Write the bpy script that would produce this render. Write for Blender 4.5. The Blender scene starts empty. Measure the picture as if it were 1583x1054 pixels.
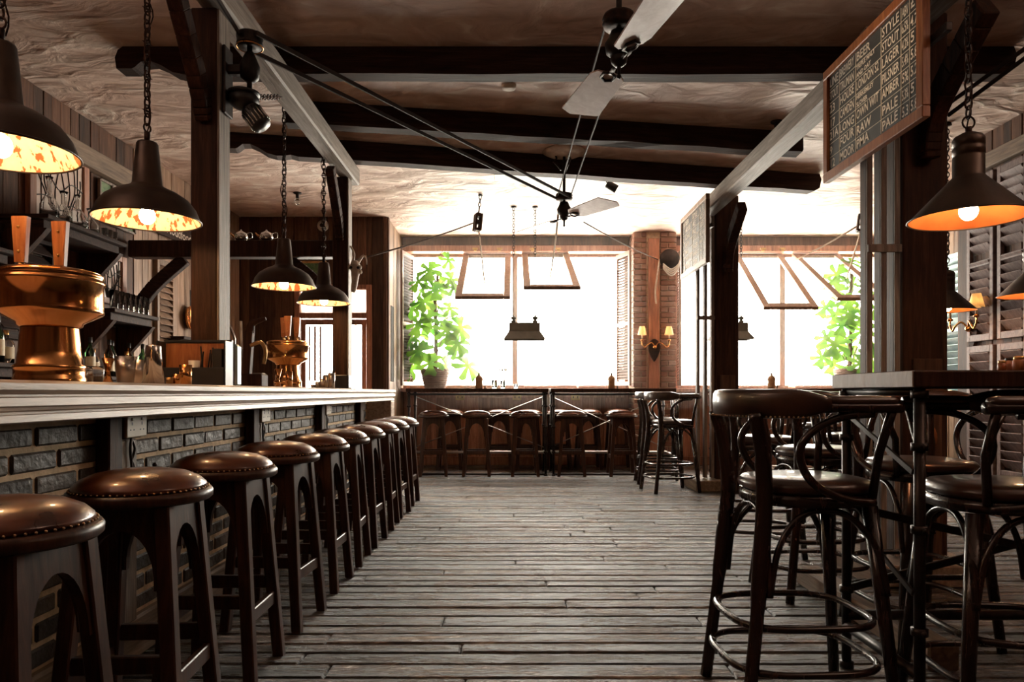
import bpy, bmesh, math, random
from mathutils import Vector, Matrix
R = math.radians
PI = math.pi
rnd = random.Random(7)
S = bpy.context.scene
COL = S.collection

# ---------------------------------------------------------------- camera
cd = bpy.data.cameras.new('camera'); cam = bpy.data.objects.new('camera', cd); COL.objects.link(cam)
cam.location = (0, 0, 1.05); cam.rotation_euler = (R(90), 0, 0)
cd.sensor_width = 36; cd.lens = 36*1100/1583; cd.shift_x = -2.5/1583; cd.shift_y = 80/1583
cd.clip_start = .05; cd.clip_end = 200
S.camera = cam
# ---------------------------------------------------------------- world, exposure
w = bpy.data.worlds.new('daylight'); S.world = w; w.use_nodes = True
bg = w.node_tree.nodes['Background']; bg.inputs[0].default_value = (1, .905, .79, 1); bg.inputs[1].default_value = 28
S.view_settings.view_transform = 'Standard'; S.view_settings.look = 'None'
S.view_settings.gamma = 1; S.view_settings.use_curve_mapping = False
S.view_settings.exposure = 0.28
S.cycles.max_bounces = 10; S.cycles.diffuse_bounces = 5; S.cycles.glossy_bounces = 4
S.cycles.transmission_bounces = 8; S.cycles.transparent_max_bounces = 12
S.cycles.use_denoising = True; S.cycles.sample_clamp_indirect = 8
S.cycles.caustics_reflective = False; S.cycles.caustics_refractive = False
def portal(loc, rot, sx, sy):
    l = bpy.data.lights.new('daylight_portal', 'AREA'); l.shape = 'RECTANGLE'; l.size = sx; l.size_y = sy
    l.cycles.is_portal = True
    o = bpy.data.objects.new('daylight_portal', l); COL.objects.link(o); o.location = loc; o.rotation_euler = rot
portal((.12, 10.72, 2.12), (R(-90), 0, 0), 3.3, 2.0)
portal((3.85, 10.72, 2.12), (R(-90), 0, 0), 3.0, 2.0)
portal((-2.3, 9.22, 1.25), (R(-90), 0, 0), 1.0, 2.4)

# ---------------------------------------------------------------- mesh builder
class MB:
    def __init__(s): s.v = []; s.f = []; s.mi = []; s.sm = []; s.M = None; s.k = 0
    def add(s, vs, fs, smooth=False):
        b = len(s.v)
        if s.M is not None: vs = [s.M @ Vector(p) for p in vs]
        s.v += [tuple(p) for p in vs]
        for f in fs: s.f.append([i+b for i in f]); s.mi.append(s.k); s.sm.append(smooth)
        return s
    def box(s, c, d, b=.003, fn=None, rz=0, Rm=None):
        h = [x/2 for x in d]; b = min(b, min(h)*.8)
        if b <= 0:
            vs = [(i*h[0], j*h[1], k*h[2]) for i in (-1,1) for j in (-1,1) for k in (-1,1)]
            fs = [(0,1,3,2),(4,6,7,5),(0,4,5,1),(2,3,7,6),(0,2,6,4),(1,5,7,3)]
        else:
            vs = []; idx = {}
            for i in (-1,1):
                for j in (-1,1):
                    for k in (-1,1):
                        for a in range(3):
                            p = [i*(h[0]-b), j*(h[1]-b), k*(h[2]-b)]; p[a] = (i,j,k)[a]*h[a]
                            idx[(i,j,k,a)] = len(vs); vs.append(tuple(p))
            fs = []
            for a in range(3):
                o = [x for x in range(3) if x != a]
                for sg in (-1,1):
                    q = []
                    for u, v_ in ((-1,-1),(1,-1),(1,1),(-1,1)):
                        t = [0,0,0]; t[a] = sg; t[o[0]] = u; t[o[1]] = v_; q.append(idx[(*t, a)])
                    fs.append(q if sg > 0 else q[::-1])
                for u in (-1,1):
                    for v_ in (-1,1):
                        t0 = [0,0,0]; t1 = [0,0,0]; t0[a] = -1; t1[a] = 1
                        t0[o[0]] = t1[o[0]] = u; t0[o[1]] = t1[o[1]] = v_
                        fs.append((idx[(*t0,o[0])], idx[(*t1,o[0])], idx[(*t1,o[1])], idx[(*t0,o[1])]))
            for i in (-1,1):
                for j in (-1,1):
                    for k in (-1,1): fs.append([idx[(i,j,k,a)] for a in range(3)])
        if fn: vs = [fn(p) for p in vs]
        if Rm is not None: vs = [Rm @ Vector(p) for p in vs]
        if rz:
            cc, ss = math.cos(rz), math.sin(rz); vs = [(p[0]*cc-p[1]*ss, p[0]*ss+p[1]*cc, p[2]) for p in vs]
        return s.add([(p[0]+c[0], p[1]+c[1], p[2]+c[2]) for p in vs], fs)
    def b6(s, x0, x1, y0, y1, z0, z1, b=.003):
        return s.box(((x0+x1)/2, (y0+y1)/2, (z0+z1)/2), (abs(x1-x0), abs(y1-y0), abs(z1-z0)), b)
    def leg(s, p0, p1, w0, w1, d0=None, d1=None, b=.004):      # sheared square post, ends horizontal
        d0 = d0 or w0; d1 = d1 or w1; p0 = Vector(p0); p1 = Vector(p1)
        def fn(p):
            t = p[2]+.5; q = p0.lerp(p1, t); a = w0+(w1-w0)*t; d = d0+(d1-d0)*t
            return (q.x+p[0]*a, q.y+p[1]*d, q.z)
        h = .5-b/w0
        vs = [];
        for z in (-.5, .5):
            for x, y in ((-h,-.5),(h,-.5),(.5,-h),(.5,h),(h,.5),(-h,.5),(-.5,h),(-.5,-h)): vs.append(fn((x,y,z)))
        fs = [list(range(8)), list(range(8,16))]+[(i,(i+1)%8,8+(i+1)%8,8+i) for i in range(8)]
        return s.add(vs, fs)
    def bar(s, p0, p1, w, h, xref=(0,0,1), b=.003):            # box along p0-p1; h along xref
        p0 = Vector(p0); p1 = Vector(p1); z = (p1-p0); L = z.length; z.normalize()
        x = Vector(xref); x = (x - z*x.dot(z)).normalized(); y = z.cross(x)
        Rm = Matrix((x, y, z)).transposed()
        return s.box((p0+p1)/2, (h, w, L), b, Rm=Rm)
    def tube(s, pts, r, seg=8, closed=False, cap=True, flat=1.0, up=None):
        pts = [Vector(p) for p in pts]; n = len(pts)
        rs = r if isinstance(r, (list, tuple)) else [r]*n
        vs = []; nrm = None
        for i, p in enumerate(pts):
            a = pts[(i-1) % n] if closed or i > 0 else p; c = pts[(i+1) % n] if closed or i < n-1 else p
            t = (c-a).normalized()
            if up is not None: nrm = (Vector(up) - t*Vector(up).dot(t)).normalized()
            elif nrm is None:
                q = Vector((0,0,1)) if abs(t.z) < .9 else Vector((1,0,0)); nrm = (q - t*q.dot(t)).normalized()
            else: nrm = (nrm - t*nrm.dot(t)).normalized()
            bn = t.cross(nrm)
            for k in range(seg):
                an = 2*PI*k/seg; vs.append(p + nrm*math.cos(an)*rs[i]*flat + bn*math.sin(an)*rs[i])
        fs = []
        for i in range(n if closed else n-1):
            j = (i+1) % n
            for k in range(seg): fs.append((i*seg+k, i*seg+(k+1)%seg, j*seg+(k+1)%seg, j*seg+k))
        if cap and not closed: fs.append(list(range(seg))); fs.append([(n-1)*seg+k for k in range(seg)])
        return s.add(vs, fs, seg > 5)
    def lathe(s, prof, c=(0,0,0), seg=32, M=None, cap=True, smooth=True):
        vs = []; fs = []
        for r, z in prof:
            for k in range(seg): a = 2*PI*k/seg; vs.append((r*math.cos(a), r*math.sin(a), z))
        for i in range(len(prof)-1):
            for k in range(seg): fs.append((i*seg+k, i*seg+(k+1)%seg, (i+1)*seg+(k+1)%seg, (i+1)*seg+k))
        if cap:
            if prof[0][0] > 1e-4: fs.append(list(range(seg))[::-1])
            if prof[-1][0] > 1e-4: fs.append([(len(prof)-1)*seg+k for k in range(seg)])
        if M is not None: vs = [M @ Vector(p) for p in vs]
        vs = [(p[0]+c[0], p[1]+c[1], p[2]+c[2]) for p in vs]
        return s.add(vs, fs, smooth)
    def prism(s, poly, fn0, fn1):                              # polygon mapped by two functions (two faces)
        n = len(poly); vs = [fn0(*p) for p in poly]+[fn1(*p) for p in poly]
        fs = [list(range(n)), list(range(2*n-1, n-1, -1))]+[(i,(i+1)%n,n+(i+1)%n,n+i) for i in range(n)]
        return s.add(vs, fs)
    def ball(s, c, r, seg=10, sc=(1,1,1)):
        m = max(4, seg//2)
        prof = [(max(1e-5, math.sin(PI*i/m)), -math.cos(PI*i/m)) for i in range(m+1)]
        M = Matrix.Diagonal((r*sc[0], r*sc[1], r*sc[2])).to_3x3()
        return s.lathe(prof, c, seg, M, cap=False)
    def build(s, name, mats, parent=None, recalc=True):
        me = bpy.data.meshes.new(name); me.from_pydata(s.v, [], s.f)
        if not isinstance(mats, (list, tuple)): mats = [mats]
        for m in mats: me.materials.append(m)
        me.polygons.foreach_set('material_index', s.mi); me.polygons.foreach_set('use_smooth', s.sm)
        if recalc:
            bm = bmesh.new(); bm.from_mesh(me); bmesh.ops.remove_doubles(bm, verts=bm.verts, dist=1e-6) if recalc == 2 else None
            bmesh.ops.recalc_face_normals(bm, faces=bm.faces); bm.to_mesh(me); bm.free()
        me.update()
        o = bpy.data.objects.new(name, me); COL.objects.link(o)
        if parent: o.parent = parent
        return o

def spline(pts, n=6, closed=False):
    P = [Vector(p) for p in pts]; out = []; m = len(P)
    for i in range(m if closed else m-1):
        if closed: a, b, c, d = P[(i-1)%m], P[i], P[(i+1)%m], P[(i+2)%m]
        else: a, b, c, d = P[max(i-1,0)], P[i], P[i+1], P[min(i+2,m-1)]
        for k in range(n):
            t = k/n; out.append(.5*((2*b)+(c-a)*t+(2*a-5*b+4*c-d)*t*t+(3*b-a-3*c+d)*t**3))
    if not closed: out.append(P[-1])
    return out
def bar_M(p0, p1):
    z = (Vector(p1)-Vector(p0)).normalized(); x = Vector((1,0,0)) if abs(z.x) < .9 else Vector((0,1,0))
    x = (x-z*x.dot(z)).normalized(); return Matrix((x, z.cross(x), z)).transposed()

def tag(o, label=None, cat=None, group=None, kind=None):
    if label: o['label'] = label
    if cat: o['category'] = cat
    if group: o['group'] = group
    if kind: o['kind'] = kind
    return o
def thing(name, label, cat, loc=(0,0,0), rz=0, group=None, kind=None):
    o = bpy.data.objects.new(name, None); COL.objects.link(o); o.empty_display_size = .1
    o.location = loc; o.rotation_euler = (0,0,rz); return tag(o, label, cat, group, kind)
def kids(o): return [c for c in COL.objects if c.parent == o]
def dup(root, loc, rz=0, label=None, group=None):
    def cp(o, par):
        c = o.copy(); COL.objects.link(c); c.parent = par
        for k in tree.get(o.name, []): cp(k, c)
        return c
    tree = {}
    for o in COL.objects:
        if o.parent: tree.setdefault(o.parent.name, []).append(o)
    r = cp(root, None); r.location = loc; r.rotation_euler = (0,0,rz)
    if label: r['label'] = label
    if group: r['group'] = group
    return r

# ---------------------------------------------------------------- materials
def new_mat(name):
    m = bpy.data.materials.new(name); m.use_nodes = True; nt = m.node_tree
    return m, nt, nt.nodes['Principled BSDF']
def N(nt, t, **kw):
    n = nt.nodes.new(t)
    for k, v in kw.items(): setattr(n, k, v)
    return n
def ramp(nt, stops):
    r = N(nt, 'ShaderNodeValToRGB'); e = r.color_ramp.elements
    e[0].position, e[0].color = stops[0][0], (*stops[0][1], 1); e[1].position, e[1].color = stops[-1][0], (*stops[-1][1], 1)
    for p, c in stops[1:-1]:
        x = e.new(p); x.color = (*c, 1)
    return r
def coords(nt, scale, island=True):
    tc = N(nt, 'ShaderNodeTexCoord'); mp = N(nt, 'ShaderNodeMapping'); mp.inputs['Scale'].default_value = scale
    nt.links.new(tc.outputs['Object'], mp.inputs['Vector'])
    oi = N(nt, 'ShaderNodeObjectInfo'); ge = N(nt, 'ShaderNodeNewGeometry')
    ad = N(nt, 'ShaderNodeMath', operation='MULTIPLY_ADD'); ad.inputs[1].default_value = 37.0
    nt.links.new(ge.outputs['Random Per Island'], ad.inputs[0])
    m2 = N(nt, 'ShaderNodeMath', operation='MULTIPLY'); m2.inputs[1].default_value = 23.0
    nt.links.new(oi.outputs['Random'], m2.inputs[0]); nt.links.new(m2.outputs[0], ad.inputs[2])
    return mp, ad, ge
def wood(name, c, scale=(14,14,1.2), rough=(.3,.55), bump=.25, island=.25, freq=3.0, spec=.5, coat=0):
    """c: list of colours dark to light"""
    m, nt, p = new_mat(name); L = nt.links.new
    mp, W, ge = coords(nt, scale)
    n1 = N(nt, 'ShaderNodeTexNoise', noise_dimensions='4D'); n1.inputs['Scale'].default_value = freq
    n1.inputs['Detail'].default_value = 7; n1.inputs['Roughness'].default_value = .65; n1.inputs['Distortion'].default_value = .6
    L(mp.outputs[0], n1.inputs['Vector']); L(W.outputs[0], n1.inputs['W'])
    r = ramp(nt, [(.28+.44*i/(len(c)-1), x) for i, x in enumerate(c)]); L(n1.outputs['Fac'], r.inputs[0])
    hs = N(nt, 'ShaderNodeHueSaturation'); L(r.outputs[0], hs.inputs['Color'])
    mr = N(nt, 'ShaderNodeMapRange'); mr.inputs['To Min'].default_value = 1-island; mr.inputs['To Max'].default_value = 1+island
    L(ge.outputs['Random Per Island'], mr.inputs['Value']); L(mr.outputs[0], hs.inputs['Value']); L(hs.outputs[0], p.inputs['Base Color'])
    rr = N(nt, 'ShaderNodeMapRange'); rr.inputs['To Min'].default_value = rough[0]; rr.inputs['To Max'].default_value = rough[1]
    L(n1.outputs['Fac'], rr.inputs['Value']); L(rr.outputs[0], p.inputs['Roughness'])
    bp = N(nt, 'ShaderNodeBump'); bp.inputs['Strength'].default_value = bump; bp.inputs['Distance'].default_value = .006
    L(n1.outputs['Fac'], bp.inputs['Height']); L(bp.outputs[0], p.inputs['Normal'])
    p.inputs['Specular IOR Level'].default_value = spec
    p.inputs['Coat Weight'].default_value = coat; p.inputs['Coat Roughness'].default_value = .15
    return m
def plain(name, c, rough=.5, metal=0, c2=None, nscale=8, bump=0, spec=.5, stretch=(1,1,1), trans=0, emit=None, es=0, r2=None, coat=0):
    m, nt, p = new_mat(name); L = nt.links.new
    p.inputs['Base Color'].default_value = (*c, 1); p.inputs['Roughness'].default_value = rough; p.inputs['Metallic'].default_value = metal
    p.inputs['Specular IOR Level'].default_value = spec; p.inputs['Coat Weight'].default_value = coat
    if trans: p.inputs['Transmission Weight'].default_value = trans
    if emit: p.inputs['Emission Color'].default_value = (*emit, 1); p.inputs['Emission Strength'].default_value = es
    c2 = c2 or tuple(x*.75 for x in c)
    mp, W, ge = coords(nt, stretch)
    n1 = N(nt, 'ShaderNodeTexNoise', noise_dimensions='4D'); n1.inputs['Scale'].default_value = nscale; n1.inputs['Detail'].default_value = 5
    L(mp.outputs[0], n1.inputs['Vector']); L(W.outputs[0], n1.inputs['W'])
    r = ramp(nt, [(.35, c2), (.65, c)]); L(n1.outputs['Fac'], r.inputs[0]); L(r.outputs[0], p.inputs['Base Color'])
    rr = N(nt, 'ShaderNodeMapRange'); rr.inputs['To Min'].default_value = rough; rr.inputs['To Max'].default_value = r2 if r2 is not None else min(1, rough*1.3)
    L(n1.outputs['Fac'], rr.inputs['Value']); L(rr.outputs[0], p.inputs['Roughness'])
    if bump:
        bp = N(nt, 'ShaderNodeBump'); bp.inputs['Strength'].default_value = bump; bp.inputs['Distance'].default_value = .01
        L(n1.outputs['Fac'], bp.inputs['Height']); L(bp.outputs[0], p.inputs['Normal'])
    return m

M = {}
M['stool'] = wood('dark_stained_wood', [(.012,.005,.003),(.045,.017,.009),(.09,.036,.018)], (16,16,1.5), (.25,.45), .12, .15, spec=.35)
M['chair'] = wood('dark_bentwood', [(.008,.004,.003),(.022,.009,.006),(.045,.017,.009)], (10,10,2), (.18,.34), .05, .1, coat=.25)
M['leather'] = plain('brown_leather', (.15,.042,.013), .18, .15, (.045,.012,.006), 9, .12, r2=.42, coat=.4)
M['leather_dark'] = plain('black_brown_leather', (.075,.032,.018), .24, 0, (.022,.011,.008), 9, .12, r2=.4, coat=.25)
M['post'] = wood('old_brown_timber', [(.012,.005,.003),(.045,.017,.009),(.10,.042,.022)], (12,12,1), (.5,.75), .5, .25, spec=.2)
M['beam'] = wood('dark_ceiling_timber', [(.010,.005,.004),(.035,.016,.011),(.075,.038,.027)], (1,12,12), (.55,.85), .7, .2, spec=.2)
M['greybeam'] = wood('grey_weathered_timber', [(.10,.075,.06),(.25,.20,.165),(.42,.36,.30)], (12,1,12), (.5,.75), .7, .1)
M['greypost'] = wood('grey_faced_timber', [(.08,.058,.045),(.22,.17,.135),(.42,.35,.29)], (14,14,1), (.5,.75), .6, .1)
M['rough'] = wood('rough_pale_timber', [(.09,.06,.04),(.22,.15,.10),(.36,.27,.19)], (12,1,12), (.6,.8), .8, .2)
M['planks'] = wood('reclaimed_brown_planks', [(.030,.012,.006),(.095,.042,.023),(.18,.09,.052)], (9,9,.8), (.5,.75), .4, .5, spec=.3)
M['planks_light'] = wood('reclaimed_pale_planks', [(.12,.07,.045),(.27,.17,.11),(.42,.30,.22)], (9,9,.8), (.45,.7), .4, .4)
M['redwood'] = wood('red_brown_panelling', [(.15,.055,.03),(.36,.15,.085),(.52,.26,.16)], (9,9,.9), (.3,.55), .3, .25)
M['barwood'] = wood('pale_painted_bar_wood', [(.28,.20,.15),(.52,.42,.34),(.70,.60,.51)], (14,1.2,14), (.28,.5), .35, .12)
M['lightframe'] = wood('light_window_timber', [(.15,.085,.055),(.26,.165,.115),(.38,.265,.20)], (9,9,2), (.4,.6), .2, .15)
M['orangewood'] = wood('warm_orange_wood', [(.16,.045,.015),(.34,.11,.035),(.5,.2,.07)], (14,14,1.5), (.3,.5), .2, .2)
M['shutter'] = wood('dull_mauve_shutter_paint', [(.10,.06,.055),(.20,.135,.125),(.30,.22,.20)], (12,3,6), (.45,.65), .3, .12)
M['iron'] = plain('black_iron', (.02,.017,.016), .38, .7, (.05,.035,.03), 20, .15)
M['rust'] = plain('rusty_chain_iron', (.06,.028,.018), .5, .8, (.02,.012,.01), 30, .2)
M['shade_out'] = plain('dark_bronze_enamel', (.035,.02,.014), .32, .5, (.06,.035,.022), 12, .1)
M['chrome'] = plain('chrome_steel', (.7,.68,.66), .12, 1, (.55,.53,.5), 5)
M['steel'] = plain('brushed_steel', (.55,.5,.46), .25, 1, (.4,.36,.33), 6)
M['copper'] = plain('polished_copper_brass', (.72,.36,.13), .1, 1, (.6,.26,.09), 4, 0, r2=.22)
M['brass'] = plain('aged_brass', (.6,.38,.15), .28, 1, (.35,.2,.08), 12)
M['studs'] = plain('antique_studs', (.45,.28,.16), .3, 1, (.3,.17,.09), 12)
M['black'] = plain('black_plastic', (.012,.011,.011), .35, 0, (.02,.018,.018), 12)
M['white'] = plain('white_plastic', (.72,.68,.62), .35, 0, (.62,.56,.5), 12)
M['cream'] = plain('cream_shade_cloth', (.8,.68,.5), .7, 0, (.7,.55,.38), 12)
M['rope'] = plain('dark_rope', (.10,.06,.04), .8, 0, (.05,.03,.02), 60, .4)
M['rope_pale'] = plain('pale_rope', (.5,.38,.28), .8, 0, (.35,.25,.18), 60, .4)
M['belt'] = plain('brown_drive_belt', (.035,.018,.014), .6, 0, (.02,.01,.008), 20)
M['bone'] = plain('pale_bone', (.75,.66,.55), .45, 0, (.5,.4,.32), 18, .3)
M['mortar'] = plain('tan_mortar', (.72,.56,.38), .85, 0, (.5,.38,.25), 30, .6)
M['greymetal'] = plain('grey_painted_metal', (.20,.20,.17), .5, 0, (.14,.14,.12), 10)
M['blade'] = wood('pale_varnished_blade', [(.52,.38,.33),(.62,.48,.43),(.72,.60,.54)], (6,6,6), (.25,.4), .05, .05)
M['slate'] = plain('dusty_black_slate', (.045,.042,.038), .5, 0, (.022,.02,.018), 6, .08)
M['chalk'] = plain('white_chalk', (.80,.72,.62), .9, 0, (.62,.54,.45), 60)
M['basket'] = wood('woven_wicker', [(.06,.025,.015),(.16,.075,.045),(.28,.15,.09)], (30,30,30), (.5,.7), .6, .2)
M['soil'] = plain('dark_soil', (.03,.02,.012), .95, 0, (.015,.01,.007), 40, .5)
M['trunk'] = plain('mossy_stem', (.16,.09,.045), .8, 0, (.07,.04,.02), 30, .6)
M['dark'] = plain('dark_void_paint', (.015,.01,.008), .7, 0, (.01,.007,.006), 5)
M['paper'] = plain('cream_label_paper', (.72,.62,.46), .6, 0, (.6,.48,.32), 25)
M['kraft'] = plain('brown_wrapping_paper', (.42,.26,.14), .75, 0, (.28,.16,.08), 25, .4)
M['greenglass'] = plain('green_felt_print', (.05,.13,.05), .5, 0, (.15,.22,.09), 40)
M['socketplate'] = plain('cream_socket_plate', (.62,.53,.40), .35, 0, (.5,.42,.3), 14)
M['blueish'] = plain('pale_blue_metal', (.45,.55,.56), .3, .6, (.25,.35,.38), 6)
M['foil'] = plain('green_mint_leaf', (.08,.3,.03), .5, 0, (.04,.16,.015), 12)

def glass(name, tint=(1,1,1), rough=0.0):
    m, nt, p = new_mat(name)
    p.inputs['Base Color'].default_value = (*tint, 1); p.inputs['Transmission Weight'].default_value = 1; p.inputs['Roughness'].default_value = rough
    p.inputs['IOR'].default_value = 1.45
    return m
M['glass'] = glass('clear_glass', (.96,.97,.96)); M['brownglass'] = glass('brown_bottle_glass', (.35,.13,.04)); M['greenbottle'] = glass('green_bottle_glass', (.12,.35,.14))
def pane():
    m, nt, p = new_mat('window_pane_glass'); nt.nodes.remove(p); L = nt.links.new
    tr = N(nt, 'ShaderNodeBsdfTransparent'); tr.inputs[0].default_value = (.97,.98,.97,1)
    gl = N(nt, 'ShaderNodeBsdfGlossy'); gl.inputs['Roughness'].default_value = .03
    mx = N(nt, 'ShaderNodeMixShader'); mx.inputs[0].default_value = .03; L(tr.outputs[0], mx.inputs[1]); L(gl.outputs[0], mx.inputs[2])
    L(mx.outputs[0], nt.nodes['Material Output'].inputs['Surface']); return m
M['pane'] = pane()
def translucent(name, c, c2, f=.5, nscale=8):
    m, nt, p = new_mat(name); L = nt.links.new
    mp, W, ge = coords(nt, (1,1,1)); n1 = N(nt, 'ShaderNodeTexNoise', noise_dimensions='4D'); n1.inputs['Scale'].default_value = nscale
    L(mp.outputs[0], n1.inputs['Vector']); L(W.outputs[0], n1.inputs['W'])
    r = ramp(nt, [(.35, c2), (.65, c)]); L(n1.outputs['Fac'], r.inputs[0]); L(r.outputs[0], p.inputs['Base Color'])
    p.inputs['Roughness'].default_value = .35
    tl = N(nt, 'ShaderNodeBsdfTranslucent'); L(r.outputs[0], tl.inputs[0]); mx = N(nt, 'ShaderNodeMixShader'); mx.inputs[0].default_value = f
    L(p.outputs[0], mx.inputs[1]); L(tl.outputs[0], mx.inputs[2]); L(mx.outputs[0], nt.nodes['Material Output'].inputs['Surface'])
    return m
M['leaf'] = translucent('monstera_leaf', (.13,.27,.025), (.03,.11,.012), .4, 5)
M['frost'] = translucent('frosted_glass', (.62,.60,.56), (.45,.43,.41), .75, 9)
M['stain'] = plain('leaded_pale_glass', (.80,.66,.57), .25, 0, (.6,.44,.36), 5)
M['shadecloth'] = translucent('lit_shade_cloth', (.85,.68,.42), (.75,.55,.3), .5, 9)
def emis(name, c, s):
    m, nt, p = new_mat(name); p.inputs['Base Color'].default_value = (*c,1); p.inputs['Emission Color'].default_value = (*c,1); p.inputs['Emission Strength'].default_value = s
    return m
M['bulb'] = emis('glowing_filament_bulb', (1,.66,.34), 105)
M['bulb_small'] = emis('small_candle_bulb', (1,.6,.25), 30)
def enamel():            # peeling cream enamel over rust, inside the shades
    m, nt, p = new_mat('peeling_cream_enamel'); L = nt.links.new
    mp, W, ge = coords(nt, (1,1,.25)); n1 = N(nt, 'ShaderNodeTexNoise', noise_dimensions='4D'); n1.inputs['Scale'].default_value = 42; n1.inputs['Detail'].default_value = 4
    L(mp.outputs[0], n1.inputs['Vector']); L(W.outputs[0], n1.inputs['W'])
    r = ramp(nt, [(.43,(.28,.07,.012)),(.46,(.78,.60,.36)),(1,(.85,.70,.48))]); L(n1.outputs['Fac'], r.inputs[0]); L(r.outputs[0], p.inputs['Base Color'])
    p.inputs['Roughness'].default_value = .5; return m
M['enamel'] = enamel()
M['copper_in'] = plain('orange_copper_lining', (.75,.22,.06), .45, .3, (.5,.13,.035), 8)
def floor_mat():
    m, nt, p = new_mat('weathered_grey_floorboards'); L = nt.links.new
    mp, W, ge = coords(nt, (1.1, 9, 9))
    n1 = N(nt, 'ShaderNodeTexNoise', noise_dimensions='4D'); n1.inputs['Scale'].default_value = 2.6; n1.inputs['Detail'].default_value = 10; n1.inputs['Roughness'].default_value = .74; n1.inputs['Distortion'].default_value = 2.2
    L(mp.outputs[0], n1.inputs['Vector']); L(W.outputs[0], n1.inputs['W'])
    r = ramp(nt, [(.34,(.010,.007,.005)),(.45,(.045,.033,.026)),(.53,(.13,.10,.082)),(.60,(.27,.225,.185)),(.68,(.60,.54,.46))]); L(n1.outputs['Fac'], r.inputs[0])
    mp2 = N(nt, 'ShaderNodeMapping'); mp2.inputs['Scale'].default_value = (.7, 2.6, 1); tc2 = N(nt, 'ShaderNodeTexCoord'); L(tc2.outputs['Object'], mp2.inputs['Vector'])
    n2 = N(nt, 'ShaderNodeTexNoise'); n2.inputs['Scale'].default_value = 1.7; n2.inputs['Detail'].default_value = 6; n2.inputs['Roughness'].default_value = .7; n2.inputs['Distortion'].default_value = .8; L(mp2.outputs[0], n2.inputs['Vector'])
    wr = ramp(nt, [(.36,(.30,.28,.25)),(.5,(1,.97,.93)),(.60,(1.9,1.8,1.7))]); L(n2.outputs['Fac'], wr.inputs[0])
    wm = N(nt, 'ShaderNodeMixRGB', blend_type='MULTIPLY'); wm.inputs[0].default_value = 1; L(r.outputs[0], wm.inputs[1]); L(wr.outputs[0], wm.inputs[2])
    hs = N(nt, 'ShaderNodeHueSaturation'); L(wm.outputs[0], hs.inputs['Color'])
    mr = N(nt, 'ShaderNodeMapRange'); mr.inputs['To Min'].default_value = .5; mr.inputs['To Max'].default_value = 1.4
    L(ge.outputs['Random Per Island'], mr.inputs['Value']); L(mr.outputs[0], hs.inputs['Value']); L(hs.outputs[0], p.inputs['Base Color'])
    rr = N(nt, 'ShaderNodeMapRange'); rr.inputs['From Min'].default_value = .36; rr.inputs['From Max'].default_value = .62; rr.inputs['To Min'].default_value = .46; rr.inputs['To Max'].default_value = .10
    ms = N(nt, 'ShaderNodeMath', operation='ADD'); L(n1.outputs['Fac'], ms.inputs[0]); L(n2.outputs['Fac'], ms.inputs[1]); mh = N(nt, 'ShaderNodeMath', operation='MULTIPLY'); mh.inputs[1].default_value = .5; L(ms.outputs[0], mh.inputs[0]); L(mh.outputs[0], rr.inputs['Value']); L(rr.outputs[0], p.inputs['Roughness'])
    bp = N(nt, 'ShaderNodeBump'); bp.inputs['Strength'].default_value = 1; bp.inputs['Distance'].default_value = .022
    L(n1.outputs['Fac'], bp.inputs['Height']); L(bp.outputs[0], p.inputs['Normal']); L(bp.outputs[0], p.inputs['Coat Normal']); p.inputs['Coat Weight'].default_value = .9; p.inputs['Coat Roughness'].default_value = .14; return m
M['floor'] = floor_mat()
def plaster_mat():
    m, nt, p = new_mat('trowelled_pink_plaster'); L = nt.links.new
    tc = N(nt, 'ShaderNodeTexCoord'); mp = N(nt, 'ShaderNodeMapping'); mp.inputs['Scale'].default_value = (1, 1.6, 1); mp.inputs['Rotation'].default_value = (0,0,.3)
    L(tc.outputs['Object'], mp.inputs['Vector'])
    n0 = N(nt, 'ShaderNodeTexNoise'); n0.inputs['Scale'].default_value = 1.3; n0.inputs['Detail'].default_value = 3; L(mp.outputs[0], n0.inputs['Vector'])
    va = N(nt, 'ShaderNodeMixRGB', blend_type='LINEAR_LIGHT'); va.inputs[0].default_value = .35; L(mp.outputs[0], va.inputs[1]); L(n0.outputs['Color'], va.inputs[2])
    n1 = N(nt, 'ShaderNodeTexNoise'); n1.inputs['Scale'].default_value = 2.2; n1.inputs['Detail'].default_value = 8; n1.inputs['Distortion'].default_value = 1.8; L(va.outputs[0], n1.inputs['Vector'])
    vo = N(nt, 'ShaderNodeTexVoronoi', feature='F1'); vo.inputs['Scale'].default_value = 2.0; L(va.outputs[0], vo.inputs['Vector'])
    r = ramp(nt, [(.3,(.50,.345,.275)),(.46,(.63,.465,.385)),(.58,(.72,.565,.48)),(.70,(.86,.76,.67))]); L(n1.outputs['Fac'], r.inputs[0]); L(r.outputs[0], p.inputs['Base Color'])
    p.inputs['Roughness'].default_value = .55
    hm = N(nt, 'ShaderNodeMath', operation='MULTIPLY_ADD'); hm.inputs[1].default_value = 1.2; L(n1.outputs['Fac'], hm.inputs[0]); L(vo.outputs['Distance'], hm.inputs[2])
    bp = N(nt, 'ShaderNodeBump'); bp.inputs['Strength'].default_value = .85; bp.inputs['Distance'].default_value = .035
    L(hm.outputs[0], bp.inputs['Height']); L(bp.outputs[0], p.inputs['Normal']); return m
M['plaster'] = plaster_mat()
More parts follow.
